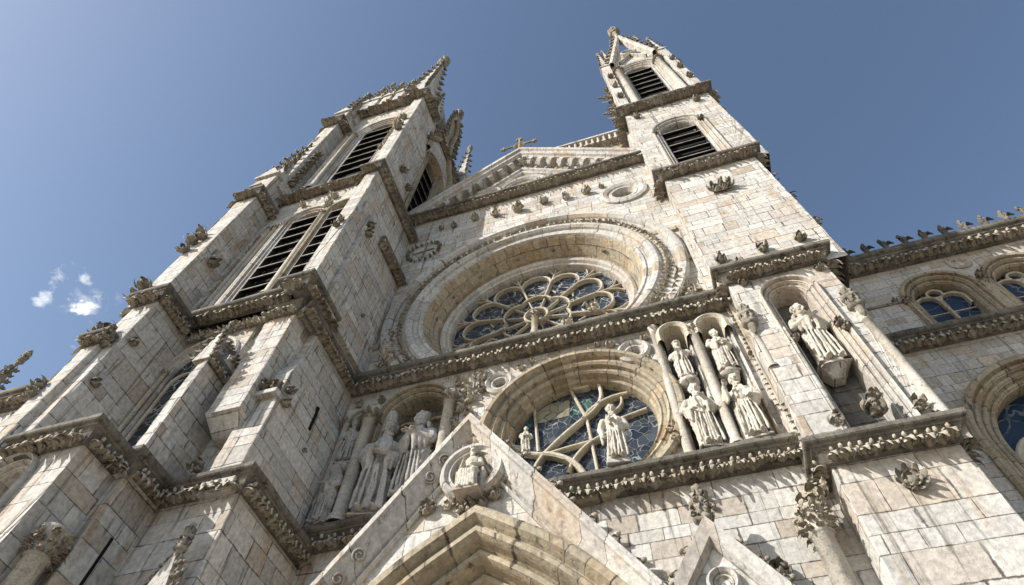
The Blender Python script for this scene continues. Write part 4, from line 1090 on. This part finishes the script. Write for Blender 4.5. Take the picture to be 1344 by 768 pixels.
# stage 3
hs = []
hs.append(louvre(T1, FW, -10.98, 17.2, 23.4, .58, .14, orders=2, so=.11, sd=.06, slatn=9))
hs.append(louvre(T1, FW, -9.42, 17.2, 23.4, .52, .14, orders=1, so=.09, sd=.06, mat='mouldwarm', slatn=9))
body(T1, -13.1, -8.9, -3.15, 3, 16.3, 26.2, 'ashlar', hs)
for x in (-11.94, -12.2, -12.47): column(T1, x, -3.15, 17.2, 23.3, .09, True)
for x in (-10.2,): column(T1, x, -3.2, 17.2, 23.3, .10, True, 'trac')
for k in range(22): boss(T1, FW, -12.62 + rnd(-.06, .06), 17.6 + .24 * k, .12, mat='frieze')
for a, z in ((-10.2, 24.2), (-10.15, 24.8), (-10.2, 23.8), (-11.6, 24.9), (-10.4, 25.1)): boss(T1, FW, a, z, .26, mat='frieze')
body(T1, -13.95, -13.05, -4.2, 3, 16.3, 24.8, 'ashlar', name='buttress')
cornice([(-13.95, 1), (-13.95, -4.2), (-13.05, -4.2), (-13.05, -3.1)], 25.1, .25, .6, T1, .24)
mb = MB(); mb.prism([(-8.98, -3.45), (-8.42, -3.45), (-8.42, 1), (-8.98, 1)], 16.5, 25.9); mb.build('buttress', 'ashlar', T1, .02)
mb = MB(); mb.prism([(-8.6, -2.75), (-8.22, -2.75), (-8.22, 1), (-8.6, 1)], 16.5, 22.4); mb.prism([(-8.6, -2.75), (-8.22, -2.75), (-8.22, 1), (-8.6, 1)], 22.4, 23.6, bot=False, fp2=[(-8.6, -2.5), (-8.44, -2.5), (-8.44, 1), (-8.6, 1)]); lb = mb.build('buttress', 'ashlar', T1, .02)
cornice([(-8.22, -1.9), (-8.22, .2)], 22.6, .22, .62, lb, .24)
for a, z in ((-8.7, 20.6), (-8.65, 21.0)): boss(T1, Fr('F', -3.45), a, z, .22)
for y, z in ((-2.6, 21.4), (-2.7, 21.9)): boss(T1, Fr('R', -8.24), y, z, .28)
boss(T1, Fr('R', -8.22), -1.2, 18.2, .12)
boss(T1, Fr('R', -13.05), -3.7, 19.8, .34); boss(T1, Fr('F', -4.2), -13.6, 21.0, .3); boss(T1, Fr('F', -4.2), -13.5, 17.2, .3)
for z in (17.2, 17.7, 20.2, 20.8, 21.4): boss(T1, Fr('F', -4.2), -13.88, z, .36)
cornice([(-13.1, -3.15), (-8.98, -3.15), (-8.98, -3.45), (-8.42, -3.45), (-8.42, .4)], 26.45, .28, .66, T1, .27)
# caps on the outer buttress
pinnacle(T1, -13.5, -3.75, 25.1, .95, 1.8, 5.5, n=7)
pinnacle(T1, -13.3, -3.0, 26.4, .7, 4.2, 5.5, n=6); pinnacle(T1, -13.75, -4.0, 25.1, .45, 1.0, 3.0); 
for k in range(5): crocket_row(T1, (-13.9, -4.2 + .3 * k, 25.2), (-13.3, -4.0 + .3 * k, 28.0), 3, .3, (-1, -.3, .4))
# stage 4
hs = []; F4 = Fr('F', -3.1)
hs.append(louvre(T1, F4, -10.72, 27.6, 35.4, .86, .22, orders=3, so=.14, sd=.06, slatn=8))
GY = .2
hr = louvre(T1, Fr('R', -8.72), GY, 27.5, 35.5, .62, .45, orders=3, so=.16, sd=.1, pointed=True, mat='mouldwarm', slatn=8)
body(T1, -13.0, -8.72, -3.1, 4.2, 26.2, 39.3, 'ashlar', hs, holes_r=hr)
for x in (-12.35, -12.05): column(T1, x, -3.2, 27, 35.0, .13, True)
for k in range(14): boss(T1, F4, -9.42 + rnd(-.1, .1), 30.5 + .42 * k, .26, mat='frieze')
mb = MB(); mb.box(-9.25, -8.62, -3.3, -1.3, 26.3, 39.3); b4 = mb.build('buttress', 'ashlar', T1, .02)
for y, z in ((-2.2, 29.4), (-1.4, 29.0)): boss(T1, Fr('R', -8.62), y, z, .34)
for a, z in ((-8.95, 33.4), (-8.9, 32.6), (-8.95, 34.6)): boss(T1, Fr('F', -3.3), a, z, .32)
mb = MB(); mb.box(-13.7, -12.9, -3.9, 1, 26.3, 36.0); mb.build('buttress', 'ashlar', T1, .02)
for k in range(9): boss(T1, Fr('R', -12.9), -3.6, 27.2 + .5 * k, .3)
cornice([(-13.7, 1), (-13.7, -3.9), (-12.9, -3.9), (-12.9, -3.1)], 36.5, .3, .8, T1, .3)
pinnacle(T1, -13.35, -3.5, 36.5, .85, 1.8, 5.0, n=7); pinnacle(T1, -13.0, -3.2, 38, .5, 2.0, 4.0)
cornice([(-13.0, 4), (-13.0, -3.1), (-9.25, -3.1), (-9.25, -3.3), (-8.62, -3.3), (-8.62, -1.7)], 40.0, .34, .9, T1, .34)
for x, h_ in ((-12.9, 4.4), (-12.3, 5.2), (-11.4, 4.2), (-10.5, 3.8)): pinnacle(T1, x, -3.2, 40, .6, 1.8, h_)
pinnacle(T1, -9.0, -1.6, 40, .5, 2.0, 4.6)
# right face: tall arch under a crocketed ogee gable
WR = Fr('R', -8.72); og = MB()
ogp = [(GY - 1.5, 35.5), (GY - 1.5, 37.5)] + curve((GY - 1.5, 37.5), (GY - .45, 42.5), -.15, 6)[1:] + curve((GY - .45, 42.5), (GY - .05, 46.5), .12, 5)[1:]
ogr = [(2 * GY - a, z) for a, z in reversed(ogp)]
bar(og, WR, ogp, .3, -.05, .30); bar(og, WR, ogr, .3, -.05, .30)
plate(og, Fr('R', -8.69), [p for p in ogp if p[1] > 39.2] + [p for p in ogr if p[1] > 39.2]); og.build('ogee_gable', 'mouldwarm', T1)
for L_, sg in ((ogp, -1), (ogr, 1)):
    for a, b in zip(L_, L_[1:]): crocket_row(T1, WR(a[0], a[1], .2), WR(b[0], b[1], .2), 1, .5, (.4, sg, .2))
finial(T1, WR(GY, 46.2, .15), 2.2)
cornice([(-8.72, -1.3), (-8.72, 4.2)], 40.0, .2, .7, T1, .34)
pinnacle(T1, -8.9, 3.3, 38.5, .8, 3.5, 6.5)
# spirelet at the front corner and crocketed slopes up to it
mb = MB(); sx, sy = -9.12, -2.95
mb.prism([(sx - .62, sy - .6), (sx + .5, sy - .6), (sx + .5, sy + .6), (sx - .62, sy + .6)], 39.8, 51.0, bot=False, fp2=[(sx - .12, sy - .12), (sx + .12, sy - .12), (sx + .12, sy + .12), (sx - .12, sy + .12)])
so = mb.build('spire', 'mould', T1)
for a in ((-.62, -.6), (.5, -.6), (.5, .6)): crocket_row(so, (sx + a[0], sy + a[1], 40), (sx, sy, 51), 8, .42, (a[0], a[1], .2))
finial(so, (sx, sy, 50.6), 2.6); mb = MB()
mb.prism([(-13.2, -3.2), (-9.4, -3.2), (-9.4, 4), (-13.2, 4)], 39.9, 48.5, bot=False, fp2=[(-9.5, -2.9), (-9.2, -2.9), (-9.2, -2), (-9.5, -2)]); rp = mb.build('roof', 'mould', T1)
crocket_row(rp, (-13.0, -3.2, 40.1), (-9.4, -2.9, 48.5), 14, .42, (-.6, -.4, .8))

# ================================================================== portal porch
PY = -1.6; WP = Fr('F', PY)
porch = thing('portal_porch', 'gabled stone porch over the deep pointed main doorway', 'porch', (-3.7, -1, 0))
AX = -3.68; ap = (AX, 11.25); sl = 1.38
zb = lambda x: ap[1] - abs(x - AX) * sl
pth = parch(-3.42, 0, 2.80, 2.62, 2.08, 24)
hole = offs(pth, 1.35)
hole = [(a, max(0.0, z)) for a, z in hole]
mb = MB(); x0 = AX - 5.2; x1 = AX + 5.2
plate(mb, WP, [(x0, 0), (x1, 0), (x1, zb(x1)), ap, (x0, zb(x0))], [])
mb = MB()
out_ = [(x0, 0.001), (hole[0][0], 0.001)] + hole[1:-1] + [(hole[-1][0], 0.001), (x1, 0.001), (x1, zb(x1)), ap, (x0, zb(x0))]
plate(mb, WP, out_)
mb.face([(x0, PY, 0), (x0, 0, 0), (x0, 0, zb(x0)), (x0, PY, zb(x0))]); mb.face([(x1, PY, 0), (x1, 0, 0), (x1, 0, zb(x1)), (x1, PY, zb(x1))])
for x in (x0, x1): mb.face([(x, PY, zb(x)), (x, 0, zb(x)), (ap[0], 0, ap[1]), (ap[0], PY, ap[1])])
mb.build('wall', 'slab', porch)
cpb = MB()
sweep(cpb, WP, [(x0, zb(x0)), ap, (x1, zb(x1))], [(-.44, -.02), (-.44, .06), (-.41, .10), (-.38, .10), (-.36, .03), (-.33, .03), (-.30, .09), (-.27, .12), (-.04, .32), (-.02, .38), (.05, .38), (.07, .33), (.13, .33), (.14, .1), (.14, -.5)])
cop = cpb.build('coping', 'mould', porch)
crocket_row(cop, WP(AX + .3, zb(AX + .3) + .18, -.15), WP(x1, zb(x1) + .18, -.15), 15, .30, (.8, 0, .6), mat='frieze'); crocket_row(cop, WP(AX - .3, zb(AX - .3) + .18, -.15), WP(x0, zb(x0) + .18, -.15), 15, .26, (-.8, 0, .6), mat='frieze')
ar = MB(); P_ = []; o = 1.35; d = 0
P_ = [(1.48, -.02), (1.48, .12), (1.40, .2), (1.28, .2), (1.22, .1), (1.18, .02)]
o = 1.18
for k in range(5):
    P_ += [(o - .02, .02 - .28 * k), (o - .06, .08 - .28 * k), (o - .14, .08 - .28 * k), (o - .18, 0 - .28 * k), (o - .2, -.06 - .28 * k), (o - .225, -.20 - .28 * k)]; o -= .235
P_ += [(o, -1.6), (o - .02, -2.6)]
sweep(ar, WP, pth, P_); ar_o = ar.build('portal_arch', 'mouldwarm', porch)
mb = MB(); plate(mb, lambda a, z, d=0: WP(a, z, -2.3), offs(pth, .3)); mb.build('door_recess', 'void', ar_o)
dl = V((1, sl)).normalized(); nl = V((-dl.y, dl.x))      # along and across the left slope
def WC(a, b, d=0.0):
    o = -.16 + .707 * b - .707 * d; q = V((AX, ap[1])) - dl * a + nl * o
    return WP(q.x, q.y, .22 + .66 * b + .707 * d)
for a_, s_ in ((1.0, 1), (1.45, -1), (3.3, 1), (3.8, -1), (5.6, 1)):
    sc = MB(); scroll(sc, WC, a_, 0, .13, 1.6, .05, s_); sc.build('scroll_carving', 'mould', cop)
SX, SZ = -3.56, 9.26
nm = MB(); sweep(nm, WP, circ(SX, SZ + .74, .50, 30, 1.36 * PI, -.36 * PI), [(.16, -.02), (.16, .16), (.10, .26), (.04, .26), (.0, .18), (-.06, .2), (-.08, .1), (-.09, -.02)])
nm_o = nm.build('niche', 'mould', porch)
mb = MB(); plate(mb, lambda a, z, d=0: WP(a, z, .015), circ(SX, SZ + .72, .44, 28)); mb.build('back_panel', 'niche_shade', nm_o)
for a, z, s in ((SX, SZ + 1.5, .28), (SX - .25, SZ + 1.42, .22), (SX + .25, SZ + 1.42, .22), (SX + .66, SZ + .8, .18), (SX - .62, SZ + .6, .16), (SX + .6, SZ + .45, .16), (SX - .45, SZ + .12, .2), (SX + .45, SZ + .12, .2), (SX, SZ - .1, .24), (SX - .2, SZ - .02, .2), (SX + .2, SZ - .02, .2)): boss(nm_o, WP, a, z, s, mat='frieze')
boss(porch, WP, SX - .85, SZ + .1, (.3, .24, .22), CL[1], 'leaf', 'carved_dragon', rot=.4)
boss(porch, WP, SX + .92, SZ + .4, (.36, .26, .24), CL[3], 'leaf', 'carved_dragon', rot=-.3)
seated('crowned stone figure seated on a throne above the portal arch', (SX, PY - .14, SZ + .14), 1.12)

# small gable right of the porch
side = thing('gabled_shrine', 'small crocketed gable with a carved roundel right of the main porch', 'shrine', (.36, -.5, 0))
WS = Fr('F', -.75); AX2, top2 = .36, 8.62; zs2 = lambda x: top2 - abs(x - AX2) * 1.5
mb = MB(); a0, a1 = AX2 - 2.2, AX2 + 2.2
mb.prism([(a0, -.75), (a1, -.75), (a1, 0), (a0, 0)], 0, zs2(a1), top=False)
mb.face([WS(a0, zs2(a0)), WS(a1, zs2(a1)), WS(AX2, top2)])
mb.build('wall', 'slab', side)
mb = MB(); sweep(mb, WS, [(a0, zs2(a0)), (AX2, top2), (a1, zs2(a1))], [(-.2, -.02), (-.2, .06), (-.14, .18), (.08, .2), (.1, -.75)]); c2 = mb.build('coping', 'mould', side)
roundel(side, WS, AX2 + .02, 7.62, .24); boss(side, WS, AX2 + .02, 7.62, .14, d=-.1, mat='frieze'); boss(side, WS, AX2 - .28, 7.1, .2, mat='frieze')
crocket_row(c2, WS(AX2 + .15, zs2(AX2 + .15) + .08, -.1), WS(a1, zs2(a1) + .08, -.1), 8, .26, (.8, 0, .6)); crocket_row(c2, WS(AX2 - .15, zs2(AX2 - .15) + .08, -.1), WS(a0, zs2(a0) + .08, -.1), 8, .24, (-.8, 0, .6))
finial(c2, (AX2, -.72, 8.45), 1.05)
for k in range(5): boss(c2, WS, AX2 + .14 * math.sin(k * 2.4), 8.7 + .13 * k, .14, d=.0)
m = roundel(front, Fr('F', -.05), -.72, 8.0, .5, name='arched_medallion'); 
for k in range(4): boss(m, Fr('F', -.05), -.72 + .16 * math.cos(k * 1.7), 7.95 + .18 * math.sin(k * 1.7), .2, mat='frieze', d=-.15)
boss(front, F0, .62, 9.6, .1); boss(front, F0, 1.3, 8.1, .3); boss(front, F0, .5, 9.9, .16)

# ================================================================== transept on the right
tran = thing('transept', 'grey stone transept wall with traceried arched windows right of the sunlit tower', 'transept', (13, 9, 0))
FT = Fr('F', 8.0); hs = []; big = MB()
def tran_window(cx, z0, zs, r):
    pth = arch(cx, z0, zs, r, 18); mb = MB(); sweep(mb, FT, pth, order_profile(2, .36, .18, .16, .16, .2) + [(0, -.8)])
    o = mb.build('window', 'mouldwarm', tran); hs.append(offs(pth, .38))
    g = MB(); plate(g, lambda a, z, d=0: FT(a, z, -.62), offs(pth, .02)); g.build('glass', 'glass_tr', o)
    t = MB(); e = (-.64, -.42)
    bar(t, FT, [(cx, z0), (cx, zs + .1)], .11, *e)
    for s_ in (-1, 1): bar(t, FT, arch(cx + s_ * r * .5, zs - .5, zs, r * .47, 10), .1, *e)
    bar(t, FT, circ(cx, zs + r * .58, r * .3, 18), .1, *e, True); bar(t, FT, [(cx - r, zs - .7), (cx + r, zs - .7)], .05, -.64, -.55)
    t.build('tracery', 'trac', o)
    for s_ in (-1, 1): boss(o, FT, cx + s_ * (r + .45), zs - .1, .26, mat='leaf')
for cx in (12.75, 15.95, 19.15): tran_window(cx, 22.3, 24.7, .98)
for cx in (14.35, 17.55):
    mb = MB(); mb.box(cx - .28, cx + .28, 7.85, 8.1, 22.3, 24.9); p = mb.build('pilaster', 'mouldwarm', tran, .02); boss(p, FT, cx, 25.0, .36, d=.15)
    roundel(tran, FT, cx, 26.4, .42)
CB, RB = (13.1, 16.6), 2.55
pth = arch(CB[0], 8, CB[1], RB, 28); mb = MB(); sweep(mb, FT, pth, order_profile(3, .7, .233, .14, .2, .26) + [(0, -1.0)])
bw = mb.build('window', 'mouldwarm', tran); hs.append(offs(pth, .75))
g = MB(); plate(g, lambda a, z, d=0: FT(a, z, -.85), offs(pth, .02)); g.build('glass', 'glass_tr', bw)
t = MB()
for s_ in (-1, 1):
    for w_, e in ((.22, -.5), (.12, -.62)): bar(t, FT, arch(CB[0] + s_ * RB * .52, 8, CB[1] - .6, RB * .44, 16), w_, -.88, e)
bar(t, FT, circ(CB[0], CB[1] + 1.05, 1.15, 30), .24, -.88, -.48, True); bar(t, FT, circ(CB[0], CB[1] + 1.05, .86, 26), .1, -.88, -.6, True)
for k in range(6):
    th = k * PI / 3; bar(t, FT, [(CB[0], CB[1] + 1.05), (CB[0] + .9 * math.cos(th), CB[1] + 1.05 + .9 * math.sin(th))], .07, -.88, -.65)
for z in (11, 12.4, 13.8, 15.2): bar(t, FT, [(CB[0] - RB, z), (CB[0] + RB, z)], .05, -.88, -.78)
t.build('tracery', 'trac', bw)
mb = MB(); plate(mb, FT, [(4, 0), (24, 0), (24, 27.8), (4, 27.8)], hs); mb.build('wall', 'ashlar_big', tran)
cornice([(4, 8), (24, 8)], 28.25, .55, 1.15, tran, .52, ks=.32)
cornice([(4, 8), (24, 8)], 22.35, .45, .9, tran, .44, ks=.30)
rl = MB(); rl.box(8, 11.35, 7.93, 8.05, 24.55, 24.68); rl.build('ledge', 'leaf', tran)
boss(tran, FT, 11.25, 24.5, .3); boss(tran, FT, 10.9, 24.75, .2)
x = 9.6
while x < 20.5:
    ornament('crocket', CR[int(x * 10) % 3], 'cornice', Mx((x, 7.5, 28.2), (1, 0, 0), (0, 0, 1), (0, -1, 0), (.42, .8, .42)), tran); x += .86
mb = MB(); mb.face([(4, 8, 27.9), (24, 8, 27.9), (24, 14, 31), (4, 14, 31)]); mb.build('roof', 'roof', tran)

# ================================================================== aisle beyond the left tower
ais = thing('side_aisle', 'low stone side aisle with parapet far left behind the tower', 'aisle', (-28, 2, 0))
FA = Fr('F', 0.0); hs = []
pth = arch(-24.6, 10, 17.0, 1.2, 14); mb = MB(); sweep(mb, FA, pth, order_profile(2, .3, .15, .15) + [(0, -.6)]); w_ = mb.build('window', 'mould', ais); hs.append(offs(pth, .32))
g = MB(); plate(g, lambda a, z, d=0: FA(a, z, -.5), offs(pth, .02)); g.build('glass', 'glass_tr', w_)
mb = MB(); plate(mb, FA, [(-40, 0), (-13, 0), (-13, 20.4), (-40, 20.4)], hs); mb.box(-40, -13, .6, 8, 19, 20.4); mb.build('wall', 'ashlar', ais)
cornice([(-40, 0), (-13, 0)], 21.0, .5, 1.0, ais, .5, ks=.3)
pinnacle(ais, -27.1, -.3, 19.5, .75, 1.3, 2.6, 'leaf', 6)

# brackets and canopies of the niches
for x, y, z, w in ((-7.83, -.05, 12.48, .22), (.92, -.02, 12.92, .24), (1.84, -.02, 12.93, .23)):
    pb = MB(); pb.lathe((x, y, z + .02), [(0, 0), (.06, .0), (w * .5, .05), (w * .7, .08), (w * .95, .13), (w, .15), (w, .22), (0, .23)], 14); pb.build('statue_bracket', 'mould', front)
for x in (.92, 1.86):
    mb = MB(); sweep(mb, F0, arch(x, 14.6, 14.9, .30, 12), [(.16, -.02), (.16, .2), (.12, .3), (.05, .34), (-.02, .26), (-.04, .0), (-.04, -.4)]); mb.build('canopy', 'trac', front)
mb = MB(); mb.prism([(3.54, -.54), (3.62, -.62), (3.98, -.62), (4.06, -.54), (4.06, -.1), (3.54, -.1)], 12.18, 12.26); mb.prism([(3.68, -.3), (3.74, -.34), (3.86, -.34), (3.92, -.3), (3.92, -.1), (3.68, -.1)], 11.98, 12.18, top=False, fp2=[(3.57, -.5), (3.64, -.57), (3.96, -.57), (4.03, -.5), (4.03, -.1), (3.57, -.1)]); mb.build('statue_bracket', 'mould', T2)

# ================================================================== ground, sky, sun, camera
g = MB(); n = 24
for i in range(n):
    for j in range(n):
        a, b = -400 + 800 * i / n, -400 + 800 * j / n; e = 800 / n
        g.face([(a, b, 0), (a + e, b, 0), (a + e, b + e, 0), (a, b + e, 0)])
gm = stone('paving_stone', .6, .9, [(0, (.31, .27, .22)), (1, (.40, .35, .285))], .9); M['paving'] = gm
go = g.build('ground', 'paving', None); go['kind'] = 'structure'

SUN = V((1.1, 1.0, -.92)).normalized()       # direction the light travels
el = math.asin(-SUN.z); az = math.atan2(-SUN.x, -SUN.y)      # compass angle of the sun from +y towards +x
sl = bpy.data.lights.new('sun', 'SUN'); sl.energy = 4.4; sl.angle = math.radians(.5); sl.color = (1, .97, .925)
so = bpy.data.objects.new('sun', sl); COL.objects.link(so); so.rotation_euler = SUN.to_track_quat('-Z', 'Y').to_euler(); so.location = (-30, -30, 60)
w = bpy.data.worlds.new('World'); S.world = w; w.use_nodes = True
t = NT.__new__(NT); t.t = w.node_tree; t.t.nodes.clear()
sky = t.n('ShaderNodeTexSky', sky_type='NISHITA', sun_disc=False, sun_elevation=el, sun_rotation=az, air_density=1.0, dust_density=1.0, ozone_density=0.4, altitude=100)
tc = t.n('ShaderNodeTexCoord').outputs['Generated']
CLD = (-.72, -.19, .665)
def cloud(dirv, rad, sc):
    d = V(dirv).normalized()
    dv = t.n('ShaderNodeVectorMath', operation='DISTANCE', ins={0: tc, 1: tuple(d)}).outputs['Value']
    nz = t.noise(tc, sc, 7, .62, .3)
    return t.sm(t.m('SUBTRACT', nz, t.m('MULTIPLY', t.m('DIVIDE', dv, rad), .30)), .36, .56)
CLOUDS = [((-0.6903, 0.2475, 0.6799), 0.035, 38, 1.0), ((-0.6897, 0.2077, 0.6936), 0.035, 45, 0.55), ((-0.7114, 0.2189, 0.6678), 0.02, 45, 0.6), ((-0.6734, 0.2421, 0.6985), 0.02, 45, 0.6), ((-0.6882, 0.255, 0.6792), 0.05, 30, 0.35)]
m = None
for dv, rad, sc, amt in CLOUDS:
    c = t.m('MULTIPLY', cloud(dv, rad, sc), amt); m = c if m is None else t.m('MAXIMUM', m, c)
col = t.mix(m, sky.outputs[0], (7.2, 7.4, 7.6, 1))
bg = t.n('ShaderNodeBackground'); t.put(bg.inputs[0], col); bg.inputs[1].default_value = .115
o = t.n('ShaderNodeOutputWorld'); t.t.links.new(bg.outputs[0], o.inputs[0])

cam = bpy.data.cameras.new('camera'); cam.sensor_width = 36; cam.lens = 820 / 1344 * 36; cam.clip_end = 2000; cam.clip_start = .1
co = bpy.data.objects.new('camera', cam); COL.objects.link(co); S.camera = co
yaw, pit, roll = (math.radians(q) for q in (-19.77, 59.2, 3.07))
f = V((math.sin(yaw) * math.cos(pit), math.cos(yaw) * math.cos(pit), math.sin(pit))); r = V((math.cos(yaw), -math.sin(yaw), 0)); u = r.cross(f)
r2_, u2_ = r * math.cos(roll) + u * math.sin(roll), u * math.cos(roll) - r * math.sin(roll)
co.matrix_world = Matrix(((r2_.x, u2_.x, -f.x, 0), (r2_.y, u2_.y, -f.y, -10), (r2_.z, u2_.z, -f.z, 1.6), (0, 0, 0, 1)))
S.view_settings.view_transform = 'Standard'; S.view_settings.look = 'None'; S.view_settings.exposure = 0.58; S.view_settings.gamma = 1
S.render.engine = 'CYCLES'; S.cycles.use_denoising = True; S.cycles.max_bounces = 5; S.cycles.diffuse_bounces = 3
S.cycles.use_adaptive_sampling = True; S.cycles.adaptive_threshold = .02
